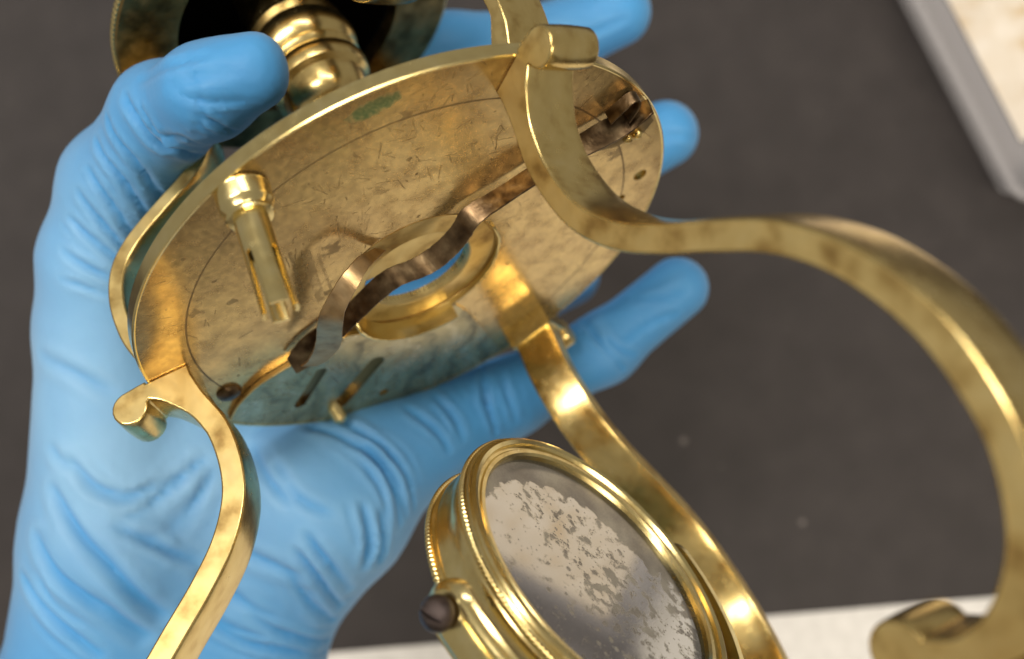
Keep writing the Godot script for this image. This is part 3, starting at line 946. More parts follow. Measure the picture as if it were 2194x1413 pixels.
func slot(root: CSGShape3D, a: Vector2, b: Vector2, w: float, y: float, h: float) -> void:
	var pts := PackedVector2Array()
	var base := (b - a).angle()
	for k in 13:
		pts.append(b + Vector2.from_angle(base - PI / 2 + PI * k / 12) * w)
	for k in 13:
		pts.append(a + Vector2.from_angle(base + PI / 2 + PI * k / 12) * w)
	var c := CSGPolygon3D.new()
	c.name = "cut"
	c.polygon = pts
	c.depth = h
	c.operation = CSGShape3D.OPERATION_SUBTRACTION
	c.rotation.x = PI / 2      # polygon y -> z, depth downwards
	c.position.y = y - h / 2
	c.material = M.ring
	root.add_child(c, true)


func lower_leg_outline() -> PackedVector2Array:
	# an S curve with a small scroll at both ends; x is the distance from the optical axis, y the height below the plate
	var ip := spline([Vector2(46.2, 2.0), Vector2(45.3, 6.6), Vector2(43.2, 13.9), Vector2(43.2, 21.7), Vector2(45.0, 28.7), Vector2(49.4, 35.7), Vector2(55.6, 41.7), Vector2(63.7, 48.1), Vector2(70.5, 54.0), Vector2(75.3, 60.6), Vector2(78.2, 67.6), Vector2(79.6, 74.5), Vector2(79.5, 81.1), Vector2(78.4, 86.9), Vector2(75.4, 93.0), Vector2(71.6, 97.3), Vector2(66.4, 100.4), Vector2(61.5, 101.0), Vector2(57.8, 99.6)], 6)
	var n := ip.size()
	var pts := PackedVector2Array([Vector2(46.2, 0.0)])
	pts.append_array(ip)
	for k in 15:                                # lower scroll
		var a := deg_to_rad(-5.0 - 260.0 * k / 14.0)
		pts.append(Vector2(53.6 + cos(a) * 4.1, 100.0 + sin(a) * 4.1))
	pts.append(Vector2(55.5, 105.0))
	pts.append(Vector2(58.5, 106.0))
	pts.append(Vector2(70.5, 106.0))
	for i in range(n - 1, -1, -1):
		var t := (ip[mini(i + 1, n - 1)] - ip[maxi(i - 1, 0)]).normalized()
		var q := ip[i] + Vector2(t.y, -t.x) * 4.2
		if q.y > 14.0 and (q.x > 73.5 or q.y < 90.0):
			pts.append(q)
	pts.append_array(spline([Vector2(47.9, 12.4), Vector2(49.0, 9.6), Vector2(50.9, 6.9), Vector2(52.9, 4.6), Vector2(54.7, 3.3)], 4))
	for k in 15:                                # upper scroll
		var a := deg_to_rad(176.0 - 256.0 * k / 14.0)
		pts.append(Vector2(58.4 + cos(a) * 3.3, 3.3 + sin(a) * 3.3))
	pts.append(Vector2(56.0, -0.3))
	pts.append(Vector2(54.5, -0.4))
	pts.append(Vector2(54.4, 0.02))
	return pts


func upper_leg_outline(dr: float) -> PackedVector2Array:
	var outer := [Vector2(54.2, -2.8), Vector2(56.0, -6.0), Vector2(57.3, -12.0), Vector2(57.0, -20.0), Vector2(54.5, -27.0), Vector2(49.8, -32.2), Vector2(42.5, -37.0), Vector2(35.0, -41.5), Vector2(30.5, -46.0), Vector2(29.0, -51.0), Vector2(30.0, -56.0), Vector2(33.0, -59.8), Vector2(37.6, -61.4)]
	var op := spline(outer, 6)
	var n := op.size()
	var pts := PackedVector2Array()
	pts.append_array(op)
	for k in 9:
		var a := deg_to_rad(100.0 - 200.0 * k / 8.0)
		pts.append(Vector2(38.4 + cos(a) * 3.0, -64.4 + sin(a) * 3.0))
	pts.append(Vector2(37.5, -69.6))
	pts.append(Vector2(29.5, -69.6))
	for i in range(n - 1, -1, -1):
		var t := (op[mini(i + 1, n - 1)] - op[maxi(i - 1, 0)]).normalized()
		var q := op[i] + Vector2(t.y, -t.x) * 3.0
		if q.y < -9.0 and q.y > -62.0:
			pts.append(q)
	pts.append(Vector2(50.5, -6.0))
	pts.append(Vector2(46.5, -2.8))
	for i in pts.size():
		pts[i].x += dr
	return pts


func microscope() -> void:
	scope = Node3D.new()
	scope.name = "brass_microscope"
	scope.transform = Transform3D(Basis(turn_to_world(AX_U), turn_to_world(AX_N), turn_to_world(-AX_V)), bench_to_world(STAGE))
	add_child(scope)
	tag(scope, "antique brass microscope stand with three curved legs held in a blue glove", "microscope")

	# the round stage plate
	var root := CSGCylinder3D.new()
	root.name = "disc"
	root.radius = 53.8
	root.height = 2.6
	root.sides = 180
	root.material = plate_material()
	var holder := CSGCombiner3D.new()
	holder.add_child(root)
	root.position.y = -1.3
	hole(holder, 11.0, Vector3.ZERO)
	hole(holder, 16.6, Vector3(0, 0.6, 0), 4.0)      # the turned ring round the opening is let in here
	hole(holder, 1.5, Vector3(48.1, 0, 9.3))
	hole(holder, 1.0, Vector3(43.1, 0, 14.0))
	hole(holder, 1.2, Vector3(-22.4, 0, 40.4))
	slot(holder, Vector2(-18.8, 25.0), Vector2(-31.5, 34.5), 2.0, -1.3, 8.0)
	slot(holder, Vector2(-28.8, 16.5), Vector2(-37.5, 25.0), 1.3, -1.3, 8.0)
	var plate := csg(holder, "stage_plate", scope)
	tag(plate, "round worn brass plate with scratches and a green stain")
	var g := geo()
	lathe(g, [Vector2(53.6, -2.75), Vector2(53.6, 0.05), Vector2(53.75, 0.12), Vector2(54.0, 0.1), Vector2(54.2, -0.1), Vector2(54.2, -2.55), Vector2(54.0, -2.75)], 240, Transform3D.IDENTITY, true)
	build(g, "plate_rim", M.bright, scope)
	# cone and floor of the sink
	g = geo()
	lathe(g, [Vector2(16.55, -0.1), Vector2(16.5, -0.5), Vector2(16.2, -0.5), Vector2(16.1, -0.12), Vector2(13.6, -0.3), Vector2(11.3, -0.1), Vector2(11.0, -0.3), Vector2(11.0, -2.6), Vector2(16.55, -2.65)], 96, Transform3D.IDENTITY, true)
	build(g, "opening_ring", M.filed, scope)
	# half disc behind the opening
	g = geo()
	var half_disc := PackedVector2Array()
	for k in 25:
		var a := deg_to_rad(-14.0 + 184.0 * k / 24.0)
		half_disc.append(Vector2(cos(a) * 12.5, -sin(a) * 12.5))
	plate_cut(g, half_disc, 0.3, 0.08, 0.0, Transform3D(Basis(Vector3(1, 0, 0), Vector3(0, 0, 1), Vector3(0, -1, 0)), Vector3(0, -3.0, 0)))
	build(g, "half_disc", M.filed, scope)
	# upturned half lip on the lower side of the opening
	g = geo()
	var lip := []
	for k in 13:
		var a := deg_to_rad(172.0 + 104.0 * k / 12.0)
		var r := 15.0 + 2.6 * sin(PI * minf(1.0, k / 9.0) * 0.5)
		var hh := 4.2 * clampf(k / 2.0, 0.25, 1.0)
		lip.append([Vector3(cos(a) * (r - 0.4), -0.3, -sin(a) * (r - 0.4)), Vector3(cos(a) * r, hh, -sin(a) * r)])
	ribbon(g, lip, 0.7, 4, 0.06)
	var tail := []
	for k in 7:
		var a := deg_to_rad(-84.0 + 92.0 * k / 6.0)
		var hh := lerpf(2.6, 1.2, k / 6.0)
		tail.append([Vector3(cos(a) * 16.9, -0.3, -sin(a) * 16.9), Vector3(cos(a) * 17.0, hh * (0.5 if k < 5 else 0.8), -sin(a) * 17.0)])
	ribbon(g, tail, 0.5, 4, 0.05)
	build(g, "opening_lip", M.bright, scope)

	# springs that grip a slider across the opening
	g = geo()
	var strip := []
	for i in LONG_SPRING.size():
		var q := [LONG_SPRING[maxi(i - 1, 0)], LONG_SPRING[i], LONG_SPRING[mini(i + 1, LONG_SPRING.size() - 1)]]
		strip.append([q[0][0] * 0.28 + q[1][0] * 0.44 + q[2][0] * 0.28, q[0][1] * 0.28 + q[1][1] * 0.44 + q[2][1] * 0.28])
	ribbon(g, strip, 0.55, 6, 0.05)
	var hair := [[Vector3(43.4, 0.5, -18.4), Vector3(43.2, 3.2, -18.0)], [Vector3(46.7, 0.5, -19.8), Vector3(46.5, 3.0, -19.4)], [Vector3(48.6, 0.5, -20.2), Vector3(48.4, 2.8, -19.8)], [Vector3(49.6, 0.5, -19.2), Vector3(49.4, 2.8, -18.9)], [Vector3(48.8, 0.5, -17.9), Vector3(48.6, 3.2, -17.6)], [Vector3(46.5, 0.5, -16.8), Vector3(46.3, 4.0, -16.6)]]
	ribbon(g, hair, 0.4, 5)
	var sp := build(g, "slide_spring", M.aged, scope)
	g = geo()
	var foot := PackedVector2Array([Vector2(38.5, -9.0), Vector2(44.0, -6.2), Vector2(50.0, -5.8), Vector2(52.4, -8.0), Vector2(51.5, -11.5), Vector2(48.0, -12.5), Vector2(40.0, -12.0)])
	plate_cut(g, foot, 0.35, 0.1, 0.0, Transform3D(Basis(Vector3(1, 0, 0), Vector3(0, 0, 1), Vector3(0, -1, 0)), Vector3(0, 0.36, 0)))
	build(g, "spring_foot", M.ring, sp)
	for q in [Vector3(46.6, 0.7, -7.3), Vector3(48.6, 0.7, -7.0)]:
		g = geo()
		lathe(g, [Vector2(0, 1.25), Vector2(0.5, 1.15), Vector2(0.9, 0.8), Vector2(1.05, 0.3), Vector2(1.05, 0.0), Vector2(0, 0)], 24, Transform3D(Basis.IDENTITY, q))
		build(g, "rivet", M.brass, sp)
	g = geo()
	ribbon(g, SHORT_SPRING, 0.5, 6, 0.05)
	build(g, "slide_spring", M.worn, scope)

	# thin sheet screwed over the lower part of the plate
	var poly := CSGPolygon3D.new()
	var edge := [Vector2(-49.6, 15.4), Vector2(-46.2, 11.6), Vector2(-42.9, 9.2), Vector2(-38.6, 7.2), Vector2(-33.0, 6.5), Vector2(-25.5, 6.4), Vector2(-19.8, 6.9), Vector2(-17.6, 8.4), Vector2(-15.0, 11.6), Vector2(-11.0, 15.2), Vector2(-6.0, 17.8), Vector2(0.0, 18.6), Vector2(2.5, 19.4), Vector2(3.6, 24.0), Vector2(4.6, 34.0), Vector2(5.2, 44.0), Vector2(5.6, 52.0)]
	var pts := PackedVector2Array()
	for q in edge:
		pts.append(q)
	for k in 25:
		var a := lerpf(atan2(52.0, 5.6), atan2(15.4, -49.6), k / 24.0)
		pts.append(Vector2(cos(a), sin(a)) * 52.4)
	poly.polygon = pts
	poly.name = "sheet"
	poly.material = plate_material(true)
	poly.depth = 0.35
	poly.rotation.x = PI / 2
	poly.position.y = 0.05
	holder = CSGCombiner3D.new()
	holder.add_child(poly)
	slot(holder, Vector2(-18.8, 25.0), Vector2(-31.5, 34.5), 2.0, 0.5, 8.0)
	slot(holder, Vector2(-28.8, 16.5), Vector2(-37.5, 25.0), 1.3, 0.5, 8.0)
	hole(holder, 1.2, Vector3(-22.4, 0, 40.4))
	var sheet := csg(holder, "cover_sheet", scope)
	tag(sheet, "thin brass sheet with two slots over the lower plate, glove reflection painted grey-green")
	g = geo()
	lathe(g, [Vector2(0, 1.3), Vector2(1.2, 1.25), Vector2(2.1, 0.9), Vector2(2.5, 0.3), Vector2(2.5, 0), Vector2(0, 0)], 32, Transform3D(Basis.IDENTITY, Vector3(-45.0, 0.0, 5.7)))
	build(g, "screw", M.aged, scope)
	# the sheet's free edge stands up a little and catches the light
	g = geo()
	var rim := []
	for i in 10:
		var q: Vector2 = edge[i]
		var up := 1.0 + 0.5 * sin(PI * i / 9.0)
		rim.append([Vector3(q.x, 0.2, q.y), Vector3(q.x - 0.1, up, q.y - 0.45)])
	ribbon(g, rim, 0.35, 5, 0.04)
	build(g, "sheet_edge", M.filed, scope)
	# end of a pin that shows through the lower slot
	g = geo()
	lathe(g, [Vector2(0, 3.2), Vector2(1.0, 3.0), Vector2(1.7, 2.2), Vector2(1.8, 0.8), Vector2(1.8, -6), Vector2(0, -6)], 28, Transform3D(Basis(Vector3.RIGHT, 0.5), Vector3(-33.4, 0.4, 36.6)))
	build(g, "pin", M.bright, scope)

	# split socket that stands out from the plate
	var sx := along(Vector3(-0.10, 1.0, 0.02), Vector3(1, 0, 0), Vector3(-15.4, 0.0, -47.2))
	g = geo()
	lathe(g, [Vector2(0, 0), Vector2(4.3, 0), Vector2(4.35, 0.25), Vector2(4.25, 0.5), Vector2(4.2, 2.9), Vector2(4.05, 3.2), Vector2(3.5, 4.0), Vector2(3.45, 4.3), Vector2(3.75, 4.5), Vector2(3.75, 4.9), Vector2(3.5, 5.2), Vector2(2.7, 5.3), Vector2(2.65, 11.5), Vector2(2.05, 11.5), Vector2(2.05, 5.0), Vector2(0, 5.0)], 64)
	var sock := build(g, "socket_tube", M.bright, scope, sx)
	for q in 4:
		g = geo()
		var a0 := PI / 2 * q - 0.35 + 0.17 + PI / 4
		var a1 := a0 + PI / 2 - 0.34
		var rows := []
		for k in 13:
			var row := []
			for y in 7:
				var cut := 0.20 * y / 6.0
				var a := lerpf(a0 + cut, a1 - cut, k / 12.0)
				var h := lerpf(11.3, 21.8 + (0.3 if q == 1 else 0.0), y / 6.0)
				var spread: float = pow(y / 6.0, 2.0) * [0.20, 0.02, 0.16, 0.05][q]
				row.append([Vector3(cos(a) * (2.65 + spread * 4.0), h, -sin(a) * (2.65 + spread * 4.0)), Vector3(cos(a) * (2.05 + spread * 4.0), h, -sin(a) * (2.05 + spread * 4.0))])
			rows.append(row)
		for k in 12:
			for y in 6:
				quad(g, rows[k][y][0], rows[k + 1][y][0], rows[k + 1][y + 1][0], rows[k][y + 1][0], 1)
				quad(g, rows[k][y][1], rows[k][y + 1][1], rows[k + 1][y + 1][1], rows[k + 1][y][1], 2)
			quad(g, rows[k][6][0], rows[k + 1][6][0], rows[k + 1][6][1], rows[k][6][1], 3)
			quad(g, rows[k][0][0], rows[k][0][1], rows[k + 1][0][1], rows[k + 1][0][0], 4)
		for y in 6:
			quad(g, rows[0][y][0], rows[0][y + 1][0], rows[0][y + 1][1], rows[0][y][1], 5)
			quad(g, rows[12][y][0], rows[12][y][1], rows[12][y + 1][1], rows[12][y + 1][0], 6)
		build(g, "tongue", M.bright, sock)

	# legs
	for turn in [172.0, 49.5, -72.5]:
		g = geo()
		plate_cut(g, lower_leg_outline(), 4.8, 0.34, 0.16)
		var o := build(g, "leg", M.brass, scope, Transform3D.IDENTITY, M.filed)
		o.rotation.y = deg_to_rad(turn)
	# square block at the root of the far leg
	g = geo()
	plate_cut(g, PackedVector2Array([Vector2(44.6, 0.02), Vector2(53.9, 0.02), Vector2(53.9, 4.2), Vector2(52.0, 4.9), Vector2(44.6, 4.9)]), 5.6, 0.35, 0.0)
	var block := build(g, "leg_block", M.bright, scope)
	block.rotation.y = deg_to_rad(-72.5)
	for q in [[172.0, -1.2], [49.5, -0.4], [-70.0, 0.0]]:
		g = geo()
		plate_cut(g, upper_leg_outline(q[1]), 4.5, 0.34, 0.16)
		var o := build(g, "upper_leg", M.brass, scope, Transform3D.IDENTITY, M.filed)
		o.rotation.y = deg_to_rad(q[0])

	# ring and tube that the upper legs carry
	g = geo()
	lathe(g, [Vector2(25.2, -70.0), Vector2(37.6, -69.9), Vector2(38.0, -70.2), Vector2(38.0, -72.6), Vector2(27.5, -72.8), Vector2(27.2, -150.0), Vector2(25.2, -150.0)], 128, Transform3D.IDENTITY, true)
	var ring := build(g, "carrier_ring", M.ring, scope)
	g = geo()
	knurl(g, 38.2, -72.4, -70.3, 190, 0.35)
	build(g, "milled_edge", M.bright, ring)
	g = geo()
	lathe(g, [Vector2(25.15, -74.0), Vector2(25.1, -149.0), Vector2(0, -149.0), Vector2(0, -149.8), Vector2(25.9, -149.8), Vector2(25.9, -74.0)], 96, Transform3D.IDENTITY, true)
	build(g, "tube_lining", M.black, ring)
	g = geo()
	lathe(g, [Vector2(0, -148.0), Vector2(9.3, -148.0), Vector2(9.3, -69.0), Vector2(10.3, -68.2), Vector2(10.9, -66.8), Vector2(10.4, -65.2), Vector2(11.2, -64.0), Vector2(11.9, -61.5), Vector2(11.3, -58.8), Vector2(10.3, -57.4), Vector2(10.6, -56.9), Vector2(10.9, -56.2), Vector2(10.5, -55.4), Vector2(10.2, -55.0), Vector2(10.9, -53.9), Vector2(11.1, -52.0), Vector2(10.6, -50.4), Vector2(9.4, -49.4), Vector2(9.0, -46.0), Vector2(8.0, -43.5), Vector2(6.4, -42.3), Vector2(2.2, -42.0), Vector2(2.0, -44.0), Vector2(0, -44.2)], 96)
	build(g, "objective", M.brass, scope)

	mirror()

	# foot ring that the legs end on
	g = geo()
	lathe(g, [Vector2(58.0, 106.0), Vector2(76.0, 106.0), Vector2(76.4, 106.4), Vector2(76.4, 108.6), Vector2(76.0, 109.0), Vector2(58.0, 109.0)], 128, Transform3D.IDENTITY, true)
	var bar := Transform3D(Basis.IDENTITY, Vector3(0, 107.5, 0))
	quad(g, bar * Vector3(-58.5, 1.2, -5), bar * Vector3(58.5, 1.2, -5), bar * Vector3(58.5, 1.2, 5), bar * Vector3(-58.5, 1.2, 5), 1)
	quad(g, bar * Vector3(-58.5, -1.2, -5), bar * Vector3(-58.5, -1.2, 5), bar * Vector3(58.5, -1.2, 5), bar * Vector3(58.5, -1.2, -5), 2)
	quad(g, bar * Vector3(-58.5, -1.2, -5), bar * Vector3(58.5, -1.2, -5), bar * Vector3(58.5, 1.2, -5), bar * Vector3(-58.5, 1.2, -5), 3)
	quad(g, bar * Vector3(-58.5, -1.2, 5), bar * Vector3(-58.5, 1.2, 5), bar * Vector3(58.5, 1.2, 5), bar * Vector3(58.5, -1.2, 5), 4)
	build(g, "foot_ring", M.brass, scope)


func mirror() -> void:
	var mid := to_stage(Vector3(14.9, 39.7, 171.0))
	var face := dir_to_stage(Vector3(0.62, -0.69, -0.375).normalized())
	var pivot := dir_to_stage(AX_N.cross(Vector3(0.62, -0.69, -0.375)).normalized())
	var xf := along(face, pivot, mid)
	xf.basis = xf.basis.scaled_local(Vector3.ONE * 0.965)
	var g := geo()
	lathe(g, [Vector2(0, -1.4), Vector2(24.9, -1.4), Vector2(25.1, -0.2), Vector2(25.5, 0.25), Vector2(26.2, 0.3), Vector2(26.5, 0.0), Vector2(27.0, 0.0), Vector2(27.3, 0.7), Vector2(28.0, 1.0), Vector2(28.6, 0.7), Vector2(28.75, 0.1), Vector2(29.2, 0.0), Vector2(29.3, -0.35), Vector2(28.6, -0.5), Vector2(28.6, -1.9), Vector2(29.0, -2.4), Vector2(29.1, -3.0), Vector2(28.7, -4.5), Vector2(28.6, -6.5), Vector2(28.85, -7.2), Vector2(29.0, -8.4), Vector2(28.7, -8.7), Vector2(28.7, -9.3), Vector2(29.2, -9.6), Vector2(29.2, -11.0), Vector2(28.0, -11.4), Vector2(0, -11.4)], 160)
	var cell := build(g, "mirror_frame", M.bright, scope, xf)
	g = geo()
	knurl(g, 29.4, -1.75, -0.5, 210, 0.4)
	build(g, "milled_edge", M.bright, cell)
	g = geo()
	knurl(g, 29.55, -10.9, -9.7, 210, 0.34)
	build(g, "milled_edge", M.bright, cell)
	# silvered glass, its silver eaten away in patches
	var st := SurfaceTool.new()
	st.begin(Mesh.PRIMITIVE_TRIANGLES)
	var segs := 128
	for k in segs:
		var t0 := TAU * k / segs
		var t1 := TAU * (k + 1) / segs
		var a := Vector3.ZERO
		var b := Vector3(cos(t0), 0, -sin(t0))
		var c := Vector3(cos(t1), 0, -sin(t1))
		for q in [a, c, b]:
			st.set_normal(Vector3.UP)
			st.set_uv(Vector2(q.x * 0.5 + 0.5, q.z * 0.5 + 0.5))
			st.add_vertex(q * 0.02505 + Vector3(0, -0.0011, 0))
		for q in [a, b, c]:
			st.set_normal(Vector3.DOWN)
			st.set_uv(Vector2(q.x * 0.5 + 0.5, q.z * 0.5 + 0.5))
			st.add_vertex(q * 0.02505 + Vector3(0, -0.00135, 0))
	var o := MeshInstance3D.new()
	o.name = "mirror_glass"
	o.mesh = st.commit()
	o.set_surface_override_material(0, mirror_material())
	cell.add_child(o)
	tag(o, "old silvered glass mottled with grey patches and spots")
	# forked yoke
	var back := mid - face * 5.2
	var nn := Vector3.UP
	nn = (nn - face * nn.dot(face) - pivot * nn.dot(pivot)).normalized()
	var path := PackedVector3Array()
	var R := 33.0
	for k in 5:
		path.append(back + pivot * R + nn * (-1.0 + 1.0 * k / 4.0))
	for k in range(1, 40):
		var a := PI * k / 40.0
		path.append(back + pivot * cos(a) * R + nn * sin(a) * R)
	for k in 5:
		path.append(back - pivot * R + nn * (-1.0 * k / 4.0))
	var prof := PackedVector2Array([Vector2(-4.3, 0.0), Vector2(-4.3, 1.3), Vector2(-4.0, 1.7), Vector2(-3.4, 1.7), Vector2(-3.2, 2.2), Vector2(-2.6, 2.6), Vector2(1.3, 2.6), Vector2(1.7, 2.0), Vector2(2.0, 2.0), Vector2(2.4, 2.5), Vector2(3.0, 2.5), Vector2(3.5, 1.9), Vector2(3.7, 1.4), Vector2(4.3, 1.2), Vector2(4.3, 0.0)])
	var flip := PackedVector2Array()
	for q in prof:
		flip.append(Vector2(q.x, -q.y))
	g = geo()
	var t0 := (path[1] - path[0]).normalized()
	sweep(g, path, face, prof if t0.cross(face).dot(pivot) > 0.0 else flip)
	for s in [1.0, -1.0]:
		lathe(g, [Vector2(0, -0.02), Vector2(4.25, -0.02), Vector2(4.25, 1.2), Vector2(3.9, 1.7), Vector2(3.4, 2.0), Vector2(2.9, 2.55), Vector2(0, 2.58)], 48, along(pivot * s, face, back + pivot * s * R - nn * 0.6))
	# post down to the foot bar
	lathe(g, [Vector2(0, 0), Vector2(4.0, 0), Vector2(4.4, 0.8), Vector2(3.0, 2.0), Vector2(2.6, 4.0), Vector2(3.4, 6.0), Vector2(3.4, 9.0), Vector2(0, 9.0)], 40, along(Vector3.UP, Vector3.RIGHT, back + nn * (R + 2.0)))
	build(g, "mirror_yoke", M.bright, scope)
	for s in [1.0, -1.0]:
		var head := CSGSphere3D.new()
		head.name = "head"
		head.radius = 2.7
		head.radial_segments = 40
		head.rings = 20
		head.scale = Vector3(1, 0.8, 1)
		head.material = M.steel
		var comb := CSGCombiner3D.new()
		comb.add_child(head)
		var cut := CSGBox3D.new()
		cut.name = "cut"
		cut.operation = CSGShape3D.OPERATION_SUBTRACTION
		cut.size = Vector3(0.5, 2.0, 8.0)
		cut.position.y = 2.2
		cut.material = M.steel
		comb.add_child(cut)
		var shank := CSGCylinder3D.new()
		shank.name = "shank"
		shank.radius = 1.4
		shank.height = 6.0
		shank.sides = 24
		shank.position.y = -3.0
		shank.material = M.steel
		comb.add_child(shank)
		csg(comb, "pivot_screw", scope, along(pivot * s, face.rotated(pivot, 0.5), back + pivot * s * (R + 4.3) - nn * 0.3))


func mirror_material() -> StandardMaterial3D:
	var N := 768
	var data := []
	for q in [[0.006, 3, 201], [0.018, 5, 202], [0.11, 3, 203]]:
		var f := FastNoiseLite.new()
		f.frequency = q[0]
		f.fractal_octaves = q[1]
		f.seed = q[2]
		data.append(f.get_image(N, N, false, false, true).get_data())
	var spot := PackedByteArray()
	spot.resize(N * N)
	for i in 420:
		var a := rng.randf_range(0, TAU)
		var rr := sqrt(rng.randf()) * N * 0.48
		var cx := N / 2.0 + cos(a) * rr
		var cy := N / 2.0 + sin(a) * rr
		var r := rng.randf_range(1.0, 3.0) if rng.randf() < 0.85 else rng.randf_range(3.0, 8.0)
		for py in range(maxi(0, int(cy - r)), mini(N, int(cy + r) + 1)):
			for px in range(maxi(0, int(cx - r)), mini(N, int(cx + r) + 1)):
				if Vector2(px - cx, py - cy).length() < r:
					spot[py * N + px] = 255
	var col := PackedByteArray()
	col.resize(N * N * 3)
	var rgh := PackedByteArray()
	rgh.resize(N * N)
	var met := PackedByteArray()
	met.resize(N * N)
	var d0: PackedByteArray = data[0]
	var d1: PackedByteArray = data[1]
	var d2: PackedByteArray = data[2]
	for py in N:
		for px in N:
			var i := py * N + px
			var x := float(px) / N * 2.0 - 1.0
			var y := float(py) / N * 2.0 - 1.0
			var r := sqrt(x * x + y * y)
			# decay is worst round the edge and in a broad band across the middle
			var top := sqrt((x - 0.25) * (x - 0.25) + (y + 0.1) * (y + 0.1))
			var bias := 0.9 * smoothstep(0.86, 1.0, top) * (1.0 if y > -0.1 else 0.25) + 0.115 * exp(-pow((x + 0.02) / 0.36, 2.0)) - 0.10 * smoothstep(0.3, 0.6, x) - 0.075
			var fine := d2[i] / 255.0
			var v := 0.72 * (d1[i] / 255.0) + 0.28 * fine + bias + (d0[i] / 255.0 - 0.5) * 0.25
			var bad := smoothstep(0.60, 0.66, v)
			var halo := smoothstep(0.50, 0.62, v) * (1.0 - bad)
			if spot[i] > 0:
				bad = maxf(bad, 0.75)
			var c := Vector3(0.75, 0.745, 0.73).lerp(Vector3(0.66, 0.635, 0.59), halo * 0.6)
			var tone: float = clampf(0.5 + (d0[i] / 255.0 - 0.5) * 1.3 + (fine - 0.5) * 0.5, 0, 1)
			c = c.lerp(Vector3(0.44, 0.415, 0.385).lerp(Vector3(0.62, 0.60, 0.55), tone), bad)
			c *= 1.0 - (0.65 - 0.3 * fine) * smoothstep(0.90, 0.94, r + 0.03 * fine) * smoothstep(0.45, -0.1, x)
			col[i * 3] = int(clampf(c.x, 0, 1) * 255)
			col[i * 3 + 1] = int(clampf(c.y, 0, 1) * 255)
			col[i * 3 + 2] = int(clampf(c.z, 0, 1) * 255)
			rgh[i] = int(lerpf(0.05 + 0.12 * halo, 0.36, bad) * 255)
			met[i] = int(lerpf(1.0, 0.6, bad) * 255)
	var m := StandardMaterial3D.new()
	m.resource_name = "old_mirror_silver"
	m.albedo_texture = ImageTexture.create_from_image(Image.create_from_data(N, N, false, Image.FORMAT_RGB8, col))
	m.roughness = 1.0
	m.roughness_texture = ImageTexture.create_from_image(Image.create_from_data(N, N, false, Image.FORMAT_L8, rgh))
	m.metallic = 1.0
	m.metallic_texture = ImageTexture.create_from_image(Image.create_from_data(N, N, false, Image.FORMAT_L8, met))
	m.clearcoat_enabled = true
	m.clearcoat = 0.6
	m.clearcoat_roughness = 0.03
	return m


# ---------------------------------------------------------------- the gloved hand

const CELL := 1.1
const BLEND := 5.0


